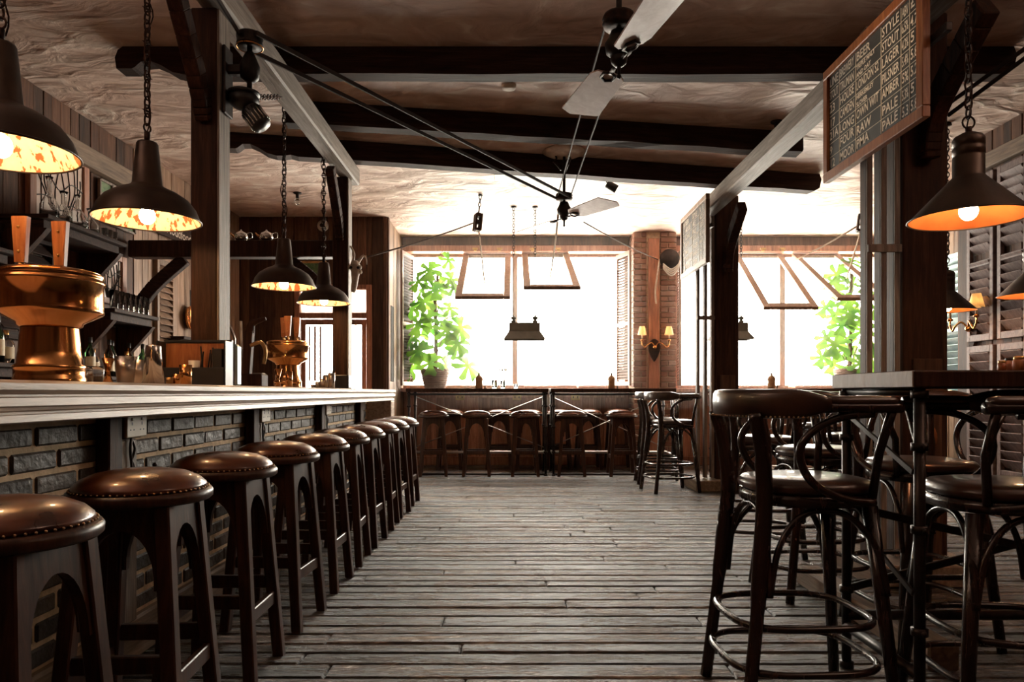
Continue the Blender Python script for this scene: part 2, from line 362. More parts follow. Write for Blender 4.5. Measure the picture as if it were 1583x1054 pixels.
def brick_mat(name, cs, rough, bump):
    m, nt, p = new_mat(name); L = nt.links.new
    mp, W, ge = coords(nt, (1,1,1)); n1 = N(nt, 'ShaderNodeTexNoise', noise_dimensions='4D'); n1.inputs['Scale'].default_value = 28; n1.inputs['Detail'].default_value = 6
    L(mp.outputs[0], n1.inputs['Vector']); L(W.outputs[0], n1.inputs['W'])
    r = ramp(nt, [(.0, cs[0]), (.5, cs[1]), (1, cs[2])]); mixf = N(nt, 'ShaderNodeMath', operation='MULTIPLY_ADD'); mixf.inputs[1].default_value = .5
    L(ge.outputs['Random Per Island'], mixf.inputs[0]); s2 = N(nt, 'ShaderNodeMath', operation='MULTIPLY'); s2.inputs[1].default_value = .5; L(n1.outputs['Fac'], s2.inputs[0]); L(s2.outputs[0], mixf.inputs[2])
    L(mixf.outputs[0], r.inputs[0]); L(r.outputs[0], p.inputs['Base Color']); p.inputs['Roughness'].default_value = rough
    bp = N(nt, 'ShaderNodeBump'); bp.inputs['Strength'].default_value = bump; bp.inputs['Distance'].default_value = .012; L(n1.outputs['Fac'], bp.inputs['Height']); L(bp.outputs[0], p.inputs['Normal'])
    p.inputs['Specular IOR Level'].default_value = .28
    return m
M['brick'] = brick_mat('dark_glazed_brick', [(.024,.019,.016),(.055,.042,.033),(.12,.085,.06)], .5, .8)
M['redbrick'] = brick_mat('old_red_brick', [(.16,.07,.045),(.27,.13,.085),(.42,.26,.19)], .7, .6)

# ================================================================= SETTING
CZ = 3.3
def plank_run(mb, ax, a0, a1, z0, z1, pos, nrm, t=.02, wmin=.09, wmax=.17):
    """vertical planks; ax 'x': run along x at y=pos, ax 'y': along y at x=pos; nrm +-1 = side the planks stick out"""
    a = a0
    while a < a1-.02:
        b = min(a1, a+rnd.uniform(wmin, wmax)); tt = t+rnd.uniform(0,.008)
        if ax == 'x': mb.b6(a+.0015, b-.0015, pos, pos+nrm*tt, z0, z1, .003)
        else: mb.b6(pos, pos+nrm*tt, a+.0015, b-.0015, z0, z1, .003)
        a = b
# floor
mb = MB()
y = -1.2
while y < 10.38:
    wd = rnd.choice([.12,.135,.145,.105,.13]); wd = min(wd, 10.4-y); x = -3.5+rnd.uniform(-1.5,0)
    while x < 5.6:
        ln = rnd.uniform(1.1,3.2); x1 = x+ln; a = max(x,-3.5); b = min(x1,5.6)
        if b-a > .02: mb.b6(a+.003, b-.003, y+.006, y+wd-.006, -.03, rnd.uniform(-.005,0), .007)
        x = x1
    y += wd
mb.k = 1; mb.b6(-3.6, 5.7, -2.6, 10.6, -.12, -.031, 0); mb.b6(-3.6, 5.7, -2.6, -1.2, -.031, -.002, 0)
tag(mb.build('floor', [M['floor'], M['dark']]), 'weathered grey floorboards with dark gaps', kind='structure')
mb = MB(); mb.b6(-3.65, 5.75, -2.65, 10.65, CZ, CZ+.12, 0)
tag(mb.build('ceiling', M['plaster']), 'rough trowelled pinkish plaster ceiling', kind='structure')
# left wall (behind the bar)
mb = MB(); mb.b6(-3.62, -3.52, -2.6, 9.2, -.12, CZ, 0)
plank_run(mb, 'y', -1.0, 6.55, 0, CZ, -3.52, 1)
mb.k = 1; plank_run(mb, 'y', 6.55, 9.08, 0, CZ, -3.52, 1)  # far planks in a paler wood, for the door light on them
tag(mb.build('wall_left', [M['planks'], M['planks_light']]), kind='structure')
mb = MB(); mb.b6(-3.494, -3.40, -.5, 9.05, 2.87, 3.03, .01)
tag(mb.build('trim_1', M['rough']), kind='structure')
# back plank wall beyond the bar with the street door
mb = MB()
dx0, dx1, dz = -2.80, -1.81, 2.43
mb.b6(-3.6, dx0, 9.12, 9.2, -.12, CZ, 0); mb.b6(dx1, -1.6, 9.12, 9.2, -.12, CZ, 0); mb.b6(dx0, dx1, 9.12, 9.2, dz, CZ, 0)
plank_run(mb, 'x', -3.49, dx0, 0, CZ, 9.12, -1); plank_run(mb, 'x', dx1, -1.62, 0, CZ, 9.12, -1); plank_run(mb, 'x', dx0, dx1, dz, CZ, 9.12, -1)
tag(mb.build('wall_back', M['planks']), kind='structure')
d = thing('door_1', None, None, kind='structure')
mb = MB()
for a, b in ((dx0, dx0+.07), (dx1-.07, dx1)): mb.b6(a, b, 9.07, 9.19, 0, dz, .004)
mb.b6(dx0+.07, dx1-.07, 9.07, 9.19, dz-.06, dz, .004); mb.b6(dx0+.07, dx1-.07, 9.07, 9.19, 2.0, 2.07, .004)
mb.build('door_frame', M['redwood'], d)
mb = MB(); a, b = dx0+.075, dx1-.075
mb.b6(a, a+.06, 9.11, 9.15, .01, 1.99); mb.b6(b-.06, b, 9.11, 9.15, .01, 1.99); mb.b6(a+.06, b-.06, 9.11, 9.15, .01, .5); mb.b6(a+.06, b-.06, 9.11, 9.15, 1.92, 1.99)
for k in range(3): mb.b6(a+.10+k*.07, a+.125+k*.07, 9.10, 9.12, 1.2, 1.9, .002)
mb.build('door_leaf', M['redwood'], d)
mb = MB(); mb.b6(a+.06, b-.06, 9.128, 9.132, .5, 1.92, 0); mb.build('glass', M['pane'], d)
mb = MB(); mb.b6(dx0+.07, dx1-.07, 9.128, 9.134, 2.07, dz-.06, 0); mb.build('transom_glass', M['frost'], d)
# pale side wall running to the window
mb = MB(); mb.b6(-1.75, -1.64, 9.15, 10.6, -.12, CZ, 0); plank_run(mb, 'y', 9.12, 10.42, 0, CZ, -1.64, 1, wmin=.14, wmax=.24)
mb.k = 1; mb.b6(-1.625, -1.608, 9.35, 9.55, 1.2, 2.2, .003)  # dark panel painting the shade of a narrow door recess
tag(mb.build('wall_side', [M['planks_light'], M['dark']]), kind='structure')
# far wall with two windows
W1 = (-1.52, 1.68); W2 = (2.40, 5.35); ZS, ZT = 1.12, 3.08
mb = MB()
mb.b6(-1.64, 5.7, 10.42, 10.6, -.12, ZS, 0); mb.b6(-1.64, 5.7, 10.42, 10.6, ZT, CZ, 0)
for a, b in ((-1.64, W1[0]), (W1[1], W2[0]), (W2[1], 5.7)): mb.b6(a, b, 10.42, 10.6, ZS, ZT, 0)
plank_run(mb, 'x', -1.6, 1.66, .10, 1.06, 10.42, -1, wmin=.12, wmax=.2); plank_run(mb, 'x', 2.29, 5.58, .10, 1.06, 10.42, -1, wmin=.12, wmax=.2)
mb.b6(-1.6, 1.66, 10.37, 10.41, 0, .12, .004); mb.b6(2.29, 5.58, 10.37, 10.41, 0, .12, .004)
for x in (-1.2,-.4,.4,1.2,2.8,3.6,4.4): mb.b6(x, x+.07, 10.375, 10.41, .12, 1.06, .004)
mb.b6(-1.6, 1.66, 10.37, 10.41, .98, 1.06, .004)
tag(mb.build('wall_far', M['redwood']), 'red-brown panelled wall under the windows', kind='structure')
mb = MB(); mb.b6(-1.60, 1.66, 10.25, 10.42, 3.17, CZ-.002, .006); mb.b6(2.29, 5.58, 10.25, 10.42, 3.17, CZ-.002, .006)
tag(mb.build('trim_2', M['planks']), kind='structure')
mb = MB(); mb.b6(-1.60, 1.66, 10.21, 10.42, 3.08, 3.165, .006); mb.b6(2.29, 5.58, 10.21, 10.42, 3.08, 3.165, .006)
mb.k = 1
for x in (-.55,-.2,.27,.64,2.72,3.05,3.57,3.85): mb.b6(x-.04, x+.04, 10.17, 10.21, 3.10, 3.125, .004); mb.b6(x-.02, x+.02, 10.17, 10.21, 3.075, 3.10, .004)
tag(mb.build('trim_3', [M['redwood'], M['brass']]), kind='structure')
mb = MB(); mb.b6(-1.60, 1.66, 10.05, 10.5, 1.06, 1.115, .006); mb.b6(2.29, 5.58, 10.05, 10.5, 1.06, 1.115, .006)
tag(mb.build('trim_4', M['redwood']), 'deep wooden window sill', kind='structure')
def window(name, a, b, mull, sashes):
    d = thing(name, None, None, kind='structure'); mb = MB(); y0, y1 = 10.44, 10.54
    mb.b6(a, a+.05, y0, y1, ZS, ZT); mb.b6(b-.05, b, y0, y1, ZS, ZT); mb.b6(a+.05, b-.05, y0, y1, ZS, ZS+.04); mb.b6(a+.05, b-.05, y0, y1, ZT-.04, ZT)
    mb.b6(mull-.04, mull+.04, y0-.02, y1, ZS+.04, ZT-.04)
    mb.build('window_frame', M['lightframe'], d)
    mb = MB(); mb.b6(a+.05, mull-.04, 10.49, 10.496, ZS+.04, ZT-.04, 0); mb.b6(mull+.04, b-.05, 10.49, 10.496, ZS+.04, ZT-.04, 0); mb.build('glass', M['pane'], d)
    for (x0, x1, yb, zb) in sashes:
        yt, zt = 10.36, 3.06; mb = MB()
        for x in (x0+.0425, x1-.0425): mb.bar((x, yt, zt), (x, yb, zb), .085, .045, (0,0,1))
        u = Vector((0, yb-yt, zb-zt)).normalized()
        mb.bar((x0+.086, yt+u.y*.04, zt+u.z*.04), (x1-.086, yt+u.y*.04, zt+u.z*.04), .045, .075, u)
        mb.bar((x0+.086, yb-u.y*.05, zb-u.z*.05), (x1-.086, yb-u.y*.05, zb-u.z*.05), .045, .095, u)
        s_ = mb.build('sash', M['lightframe'], d); mb = MB()
        n = Vector((0, u.z, -u.y))*.003
        q = [Vector((x0+.05, yt, zt)), Vector((x1-.05, yt, zt)), Vector((x1-.05, yb, zb)), Vector((x0+.05, yb, zb))]
        mb.add([p+n for p in q]+[p-n for p in q], [(0,1,2,3),(7,6,5,4),(0,4,5,1),(1,5,6,2),(2,6,7,3),(3,7,4,0)]); mb.build('glass', M['pane'], s_)
    return d
window('window_1', *W1, .02, [(-.73,-.04,8.85,2.23), (.12,.80,8.5,2.30)])
window('window_2', *W2, 3.94, [(3.20,3.90,9.1,2.13), (4.05,4.72,8.9,2.22)])
# brick pier between the windows
mb = MB(); mb.k = 1; mb.b6(1.69, 2.26, 9.965, 10.42, 0, CZ, 0); mb.k = 0
z = 0; c = 0
while z < CZ-.06:
    for (x0, x1) in ((1.675,1.86),(2.05,2.275)):
        a = x0-(.11 if c%2 else 0)
        while a < x1:
            q0, q1 = max(a,x0)+.004, min(a+.215,x1)-.004
            if q1-q0 > .02: mb.b6(q0, q1, 9.94, 9.98, z+.004, z+.068, .006)
            a += .22
    a = 9.94
    while a < 10.4: mb.b6(1.675, 1.70, a+.004, min(a+.215,10.41)-.004, z+.004, z+.068, .006); mb.b6(2.25, 2.275, a+.004, min(a+.215,10.41)-.004, z+.004, z+.068, .006); a += .22
    z += .075; c += 1
mb.k = 2; mb.b6(1.88, 2.03, 9.90, 9.97, 0, 3.2, .006)
tag(mb.build('wall_pier', [M['redbrick'], M['mortar'], M['redwood']]), 'red brick pier between the windows with a timber strip', kind='structure')
# right wall, alcove beyond it, rear wall behind the camera
mb = MB(); mb.b6(4.12, 4.22, -2.6, 6.6, -.12, CZ, 0)
plank_run(mb, 'y', -1.0, 6.55, 0, CZ, 4.12, -1)
tag(mb.build('wall_right', M['planks']), kind='structure')
mb = MB(); mb.b6(4.22, 5.7, 6.5, 6.6, -.12, CZ, 0); mb.b6(5.6, 5.7, 6.6, 10.6, -.12, CZ, 0); plank_run(mb, 'y', 6.6, 10.42, 0, CZ, 5.6, -1)
tag(mb.build('wall_alcove', M['planks_light']), kind='structure')
mb = MB(); mb.b6(4.03, 4.10, .5, 6.5, 2.97, 3.10, .008)
tag(mb.build('trim_5', M['rough']), kind='structure')
mb = MB(); mb.b6(-3.62, 4.22, -2.6, -2.5, -.12, CZ, 0); plank_run(mb, 'x', -3.5, 4.1, 0, CZ, -2.5, 1)
tag(mb.build('wall_rear', M['planks']), kind='structure')

# ================================================================= TIMBER FRAME
def xbeam(p0, p1, h, t, label, nm='ceiling_beam', top=CZ-.002):
    p0 = Vector((*p0, 0)); p1 = Vector((*p1, 0)); L = (p1-p0).length; an = math.atan2(p1.y-p0.y, p1.x-p0.x)
    mb = MB(); n = 14; prof = []
    vs = []; fs = []
    for i in range(n+1):
        x = L*i/n; j = [rnd.uniform(-.006,.006) for _ in range(4)]
        b = -h
        vs += [(x, j[0], 0), (x, t+j[1], 0), (x, t*.95+j[1], b+j[2]), (x, .01+j[0], b+.012+j[3]), (x, j[0]-.004, b+.03)]
    for i in range(n):
        for k in range(5): fs.append((i*5+k, i*5+(k+1)%5, (i+1)*5+(k+1)%5, (i+1)*5+k))
    fs += [[0,1,2,3,4], [n*5+k for k in range(5)]]
    mb.add(vs, fs); o = mb.build(nm, M['beam']); o.location = (p0.x, p0.y, top); o.rotation_euler = (0,0,an)
    tag(o, label, 'ceiling beam', 'rough dark beams across the ceiling'); return o
# first crossbeam carries an ogee-cut end at the left
def ogee_beam(p0, p1, h, t, label):
    p0 = Vector((*p0, 0)); p1 = Vector((*p1, 0)); L = (p1-p0).length; an = math.atan2(p1.y-p0.y, p1.x-p0.x)
    poly = [(0.04,0),(L,0),(L+.02,-h*.3),(L,-h*.8),(L-.06,-h)]
    n = 12
    for i in range(1, n): poly.append((L-.06-(L-.72)*i/n, -h+rnd.uniform(-.005,.005)))
    poly += [(.62,-h),(.56,-h*.93),(.50,-h),(.44,-h*1.02),(.36,-h*.92),(.29,-h*.68),(.22,-h*.52),(.16,-h*.55),(.12,-h*.75),(.10,-h*.80),(0,-h*.80),(-.01,-h*.4),(.01,-h*.12)]
    mb = MB(); mb.prism(poly, lambda u, z: (u, 0, z), lambda u, z: (u, t, z)); o = mb.build('ceiling_beam', M['beam'])
    o.location = (p0.x, p0.y, CZ-.002); o.rotation_euler = (0,0,an); tag(o, label, 'ceiling beam', 'rough dark beams across the ceiling')
ogee_beam((-2.58,4.62), (3.25,4.62), .178, .12, 'dark crossbeam nearest the camera, over the first fan, with a scrolled end')
xbeam((-1.75,5.46), (2.50,6.14), .18, .12, 'dark crossbeam between the scrolled front beam and the fan canopy beam')
ogee_beam((-2.5,6.12), (3.15,7.32), .175, .13, 'dark crossbeam farthest from the camera, beside the second fan')
# beams running away from the camera
mb = MB(); mb.box((0,0,0), (.135, 5.1, .155), .012); o = mb.build('side_beam', M['greybeam']); o.location = (-1.487, 4.02, 3.037)
tag(o, 'grey weathered lengthwise beam on the posts above the bar', 'beam')
mb = MB(); mb.box((0,0,0), (.15, 6.0, .155), .012); o = mb.build('side_beam', M['greybeam']); o.location = (2.10, 4.95, 3.037)
tag(o, 'grey weathered lengthwise beam above the two chalkboards', 'beam')
# posts standing on the bar
def bar_post(y, label, zt):
    t = thing('timber_post', label, 'post', (-1.53, y, 1.083), 0, 'timber posts standing on the bar')
    mb = MB(); mb.k = 0; mb.box((-.004, 0, (zt-1.083)/2), (.13,.14,zt-1.083), .006); mb.k = 1; mb.box((.066, 0, (zt-1.083)/2), (.012,.136,zt-1.083-.01), .003); mb.build('post_body', [M['post'], M['greypost']], t)  # grey side piece puts the light on that face into its colour
    mb = MB(); mb.k = 0
    pts = spline([(0,-.06,1.32),(0,-.16,1.50),(0,-.42,1.84)], 5)
    for a, b in zip(pts[:-1], pts[1:]): mb.bar(a, b + (b-a)*.05, .07, .09, (0,1,0), .006)
    mb.build('brace', M['post'], t); return t
bar_post(3.59, 'dark timber post standing on the bar near the camera, carrying the belt motor', 2.957)
bar_post(6.35, 'dark timber post on the far end of the bar, with the animal skull', 2.957)
# timber crossing from the left wall to the far bar post
t = thing('cross_timber', 'brown horizontal timber from the back bar wall to the far bar post', 'timber')
mb = MB(); mb.b6(-3.46, -1.605, 6.38, 6.52, 2.27, 2.42, .008); mb.build('beam_body', M['post'], t)
mb = MB(); pts = spline([(-3.42,6.45,1.80),(-3.25,6.45,2.02),(-2.98,6.45,2.26)], 5)
for a, b in zip(pts[:-1], pts[1:]): mb.bar(a, b+(b-a)*.05, .07, .11, (1,0,0), .006)
mb.build('brace', M['beam'], t)
mb = MB(); pts = spline([(-1.66,6.45,1.88),(-1.80,6.45,2.08),(-2.02,6.45,2.26)], 5)
for a, b in zip(pts[:-1], pts[1:]): mb.bar(a, b+(b-a)*.05, .06, .08, (1,0,0), .006)
mb.build('brace', M['beam'], t)
# two big columns on the right
def column(y, label, front='post'):
    t = thing('timber_column', label, 'column', (2.2, y, 0), 0, 'boxed timber columns with slatted side')
    mb = MB(); mb.box((.105, .125, CZ/2), (.25,.25,CZ-.24), .008); mb.build('post_body', M['post'], t)
    mb = MB(); mb.box((.105, -.012, .68), (.16,.024,1.12), .004); mb.k = 1
    mb.lathe([(.001,-.006),(.035,-.006),(.06,-.002),(.062,.004)], (.09,-.028,.80), 20, Matrix.Rotation(R(90),3,'X') @ Matrix.Diagonal((1,1.35,1)).to_3x3()); mb.k = 2
    mb.ball((.095,-.034,.80), .022, 10, (1,.3,1.5)); mb.build('face_board', [M['planks'], M['orangewood'], M['dark']], t)
    for x in (-.20, -.12, -.045):
        mb = MB(); mb.k = 1; mb.box((x, .02, 1.62), (.032,.012,2.98), .003); mb.k = 0; mb.box((x, .062, 1.62), (.032,.070,2.98), .003); mb.build('upright_slat', [M['post'], M['greypost']], t)  # paler front piece paints the window-lit edge of each slat
    mb = MB(); mb.box((-.12,.008,1.86), (.19,.014,.045), .003); mb.build('slat_rail', M['greypost'], t)
    mb = MB(); mb.box((.04,.12,.06), (.62,.56,.118), .008); mb.build('plinth', M['rough'], t)
    mb = MB(); pts = spline([(.1,-.02,2.35),(.1,-.10,2.60),(.1,-.52,2.93)] , 5)
    for a, b in zip(pts[:-1], pts[1:]): mb.bar(a, b+(b-a)*.05, .09, .13, (0,1,0), .008)
    mb.build('brace', M['post'], t)
    return t
column(3.98, 'boxed timber column with slats behind the near high table, carrying the large chalkboard')
column(7.68, 'boxed timber column with slats near the brick pier, carrying the smaller-looking chalkboard')

# ================================================================= CHALKBOARDS
def text_mesh(mb, s, size, place, off=.001):
    cu = bpy.data.curves.new('t', 'FONT'); cu.body = s; cu.size = size; cu.offset = off; cu.resolution_u = 2; cu.fill_mode = 'FRONT'
    ob = bpy.data.objects.new('t', cu); me = bpy.data.meshes.new_from_object(ob)
    xs = [v.co.x for v in me.vertices] or [0]
    vs = [place(v.co.x, v.co.y, v.co.z) for v in me.vertices]; mb.add(vs, [list(p.vertices) for p in me.polygons])
    wdt = max(xs); bpy.data.objects.remove(ob); bpy.data.curves.remove(cu); bpy.data.meshes.remove(me); return wdt
def text_width(s, size):
    cu = bpy.data.curves.new('t', 'FONT'); cu.body = s; cu.size = size
    ob = bpy.data.objects.new('t', cu); me = bpy.data.meshes.new_from_object(ob); xs = [v.co.x for v in me.vertices] or [0]; w_ = max(xs)
    bpy.data.objects.remove(ob); bpy.data.curves.remove(cu); bpy.data.meshes.remove(me); return w_
def chalkboard(y0, y1, z0, z1, x, rows, cols, label):
    """face looks to -x; u runs from far (y1) to near (y0)"""
    t = thing('chalkboard', label, 'chalkboard', (x, y1, z0), 0, 'framed beer chalkboards on the columns')
    Wd = y1-y0; H = z1-z0; f = .055
    mb = MB()
    for (a, b, c, d_) in ((0,Wd,0,f),(0,Wd,H-f,H),(0,f,f,H-f),(Wd-f,Wd,f,H-f)): mb.b6(-.02,.02,-a,-b,c,d_,.004)
    mb.build('frame', M['orangewood'] if 'large' in label else M['planks_light'], t)
    mb = MB(); mb.b6(-.004, .012, -f, -(Wd-f), f, H-f, 0); slp = mb.build('slate_panel', M['slate'], t)
    # writing
    mb = MB(); n = len(rows); rh = (H-2*f)/n; r2 = random.Random(3); uw = Wd-2*f
    lx = -.0056
    def pl(u0, v0, sx, sh):
        return lambda X, Y, Z: (lx-abs(Z)*.5, -(f+u0+X*sx), f+v0+Y+X*sx*sh)
    for i in range(1, n):
        v = f+rh*i; mb.b6(lx-.001, lx+.001, -f-.01, -(Wd-f-.01), v-.0012, v+.0012, 0)
    for c_ in cols[1:]: mb.b6(lx-.001, lx+.001, -(f+uw*c_)-.0014, -(f+uw*c_)+.0014, f+.01, H-f-.01, 0)
    ce = list(cols)+[1.0]
    for i, row in enumerate(rows):
        for j, s in enumerate(row):
            if not s: continue
            lines = s.split('\n'); hh = rh/len(lines)
            for q, ln in enumerate(lines):
                size = hh*.86; w0 = text_width(ln, size); av = uw*(ce[j+1]-ce[j])-.016; sx = min(1.0, av/w0*.93)
                v = H-2*f-rh*i-hh*(q+1)+hh*.22
                text_mesh(mb, ln, size, pl(uw*ce[j]+.008, v+r2.uniform(-.004,.004), sx, r2.uniform(-.03,.05)))
    mb.build('chalk_writing', M['chalk'], slp, recalc=False)
    mb = MB(); mb.bar((.02,-.25,H*.5),(.06,-.25,H*.5),.03,.06); mb.bar((.02,-Wd+.25,H*.5),(.06,-Wd+.25,H*.5),.03,.06)
    mb.bar((.045,-Wd-.10 if y0 < 4 else -Wd,H*.5+.03),(.045,0,H*.5+.03),.03,.04); mb.build('hanging_bracket', M['iron'], t)
    return t
rows1 = [['LINE','BREWERY','BEER','STYLE','ABV','£'],['STOUT','TRUMAN','TRIPLE MALT\nAND OAT','STOUT','6.5%','4.7'],['23','HOUSE','LONDON S2','LAGER','4.2%','5'],
         ['17','CAMDEN','HERKEMLEY\nSLOVER','PILSNER','5.4%','5.8'],['21A','LONG','OWN WIT','AMBER','5%','5.2'],['9','FOUR','RAW','PALE','5.3%','5'],['12','MOOR','PMA','PALE','5.3','5.8']]
chalkboard(3.30, 4.36, 2.33, 3.01, 1.915, rows1, [0,.14,.35,.64,.84,.92], 'large framed chalkboard beer list over the near high table, column headings above chalked rows')
rows2 = [['','','BEER','£']]+[['','','',x] for x in ('5','4','6','5','5','4')]
chalkboard(6.98, 8.05, 2.33, 3.01, 1.905, [['LINE','BEER','STYLE','%','£'],['1','HOUSE','ALE','4.2','5'],['2','LONG','PALE','5.0','5'],['3','RAW','STOUT','6.1','6'],['4','PMA','LAGER','4.4','5'],['5','OWN WIT','WHEAT','5.2','5'],['6','MOOR','CIDER','5.0','5']], [0,.12,.45,.75,.87], 'dusty framed chalkboard by the brick pier, facing the bar')

# ================================================================= BAR
t = thing('bar_counter', 'long bar with pale moulded wooden top over a dark brick front', 'bar counter', (-1.5, 0, 0))
X = -1.25+1.5; Y0, Y1 = -.9, 7.55
prof = [(-.75,1.05),(-.75,1.083),(X-.015,1.083),(X,1.075),(X,1.058),(X-.012,1.048),(X-.02,1.046),(X-.02,1.040),(X-.006,1.037),(X-.004,1.016),(X-.016,1.012),(X-.018,1.004),(X-.03,1.0),(X-.03,.994),(X-.018,.992),(X-.016,.974),(X-.022,.970),(X-.10,.970),(X-.10,1.05)]
mb = MB(); mb.prism(prof, lambda a, z: (a, Y0, z), lambda a, z: (a, Y1, z)); mb.build('countertop', M['barwood'], t)
mb = MB(); mb.k = 1; mb.b6(-.14, -.019, Y0, 7.36, .0, 1.045, 0); mb.k = 0
z = .17; c = 0
while z < .96:
    a = Y0+(.0 if c % 2 else -.1125)
    while a < 7.3:
        q0, q1 = max(a, Y0)+.006, min(a+.225, 7.34)-.006
        mb.b6(-.04, -.012+rnd.uniform(-.003,.003), q0, q1, z+.007, min(z+.068,.968), .007); a += .225
    z += .078; c += 1
mb.build('brick_front', [M['brick'], M['mortar']], t)
mb = MB(); mb.b6(-.04, .012, Y0, 7.36, 0, .165, .01); mb.build('skirting_board', M['rough'], t)
for y in (-.15, 1.25, 2.62, 4.05, 5.47, 6.85):
    mb = MB(); mb.b6(-.012, .04, y-.05, y+.04, .166, .968, .006); mb.build('timber_stud', M['post'], t)
    mb = MB(); mb.b6(-.012, .03, y+.045, y+.16, .166, .872, .006); mb.k = 1; mb.b6(-.012, .035, y+.045, y+.19, .875, .968, .006); mb.build('hook_board', [M['greypost'], M['post']], t)
mb = MB(); mb.b6(-.14, .19, 7.365, 7.50, 0, .968, .006); mb.k = 0; mb.b6(.15, .235, 7.36, 7.55, 0, .968, .008); mb.build('end_post', M['barwood'], t)
# service side cabinet under the top (bartender side)
mb = MB(); mb.b6(-.74, -.145, Y0, 7.36, .0, .9, .004); mb.build('back_cupboard', M['planks'], t)

lab = ['nearest the camera', 'second', 'third', 'fourth', 'fifth', 'sixth']
def socket(y, label):
    s = thing('wall_socket', label, 'socket', (-1.465, y, .922), 0, 'double sockets under the bar top')
    mb = MB(); mb.box((.008,0,0), (.016,.146,.086), .004); pt = mb.build('plate', M['socketplate'], s)
    mb = MB()
    for dy in (-.035,.035):
        mb.b6(.0158,.0168,dy-.004,dy+.004,.004,.016,0)
        for d2 in (-.012,.012): mb.b6(.0158,.0168,dy+d2-.004,dy+d2+.004,-.016,-.011,0)
    mb.build('socket_holes', M['black'], pt)
    for dy in (-.035,.035):
        mb = MB(); mb.box((.0185,dy,.027), (.005,.016,.012), .002); mb.build('rocker_switch', M['white'], pt)
def hook(y, label):
    s = thing('bag_hook', label, 'hook', (-1.4695, y, .745), 0, 'wrought iron bag hooks under the bar')
    mb = MB(); mb.tube(spline([(.008,0,.13),(.012,-.014,.09),(.008,0,.045),(.016,0,.0),(.05,0,-.035),(.085,0,-.03),(.10,0,.0),(.098,0,.025)], 6), .0055, 8)
    mb.tube(spline([(.008,0,.13),(.014,.014,.09),(.008,0,.045)], 5), .005, 8); mb.ball((.098,0,.03), .009); mb.build('hook_arm', M['iron'], s)
    mb = MB(); mb.tube(spline([(.008,0,.05),(.012,.012,.02),(.014,-.012,-.02),(.02,0,-.03)],5), .004, 6); mb.build('twisted_stem', M['rust'], s)
for y, w_ in ((1.37,'nearest the camera'),(2.74,'between the second and third stools'),(4.17,'behind the fifth and sixth stools'),(5.59,'behind the eighth stool')):
    socket(y, 'cream double socket under the bar top, '+w_)
for y, w_ in ((1.35,'nearest the camera'),(2.72,'below the socket behind the third stool'),(4.15,'behind the fifth stool'),(5.57,'behind the eighth stool'),(6.95,'by the far end of the bar')):
    hook(y, 'curled black iron bag hook under the bar, '+w_)

for x, l in ((-.78,'nearest the plant'),(.05,'in line with the window mullion'),(.90,'nearest the brick pier')):
    s = thing('panel_socket', 'small brassy socket plate on the red-brown panelling, '+l, 'socket', (x,10.368,.985), 0, 'socket plates on the window panelling')
    mb = MB(); mb.box((0,-.005,0),(.13,.010,.085),.004); pt = mb.build('plate', M['brass'], s)
    mb = MB(); mb.box((-.03,-.0112,.0),(.012,.002,.03),0); mb.box((.03,-.0112,.0),(.012,.002,.03),0); mb.build('socket_holes', M['black'], pt)
# ================================================================= STOOLS
def make_stool():
    t = thing('bar_stool', '', 'bar stool', (0,0,0))
    H = .745
    mb = MB(); mb.lathe([(.15,H-.012),(.188,H-.012),(.197,H-.004),(.198,H+.012),(.192,H+.021),(.17,H+.023)], seg=48); mb.build('seat_rim', M['stool'], t)
    mb = MB(); mb.lathe([(.175,H+.022),(.181,H+.027),(.178,H+.037),(.160,H+.054),(.125,H+.070),(.08,H+.079),(.03,H+.083),(.0001,H+.0835)], seg=48)
    sc_ = mb.build('seat_cushion', M['leather'], t); mb = MB()
    for k in range(64):
        a = 2*PI*k/64; mb.ball((.1835*math.cos(a), .1835*math.sin(a), H+.026), .0035, 6)
    mb.build('stud_trim', M['studs'], sc_)
    def off(z): return .162-.052*z/H
    for sx in (-1,1):
        for sy in (-1,1):
            mb = MB(); mb.leg((sx*off(0), sy*off(0), 0), (sx*off(H-.013), sy*off(H-.013), H-.013), .042, .044); mb.build('leg', M['stool'], t)
    poly_half = []
    def arch(zb, zt, zp, w_):
        pts = []
        for i in range(9):
            q = i/8; a = q*PI/2; pts.append((w_*(math.cos(a))**1.0, zb+(zp-zb)*math.sin(a)**.9))
        return pts
    for k in range(4):
        mb = MB(); zt, zb, zp = H-.014, .50, .665
        wt, wb = off(zt)-.02, off(zb)-.02
        ar = arch(zb, zt, zp, wb-.012)
        poly = [(-wt,zt),(wt,zt),(wb,zb)]+ar+[(-u,z) for u, z in ar[::-1][1:]]+[(-wb,zb)]
        Rm = Matrix.Rotation(k*PI/2, 3, 'Z')
        mb.prism(poly, lambda u, z: Rm @ Vector((u, -off(z)-.011, z)), lambda u, z: Rm @ Vector((u, -off(z)+.011, z))); mb.build('apron', M['stool'], t)
    for k in range(4):
        zc = .24 if k % 2 else .30; o = off(zc); Rm = Matrix.Rotation(k*PI/2, 3, 'Z')
        mb = MB(); mb.M = Rm.to_4x4(); mb.box((0,-o,zc), (2*o-.038,.022,.05), .003); mb.build('stretcher', M['stool'], t)
    return t
stool0 = make_stool(); first = [True]
def place_stool(x, y, rz, label, group):
    if first[0]:
        first[0] = False; stool0.location = (x,y,0); stool0.rotation_euler = (0,0,rz); stool0['label'] = label; stool0['group'] = group; return stool0
    return dup(stool0, (x,y,0), rz, label, group)
words = ['first','second','third','fourth','fifth','sixth','seventh','eighth','ninth','tenth']
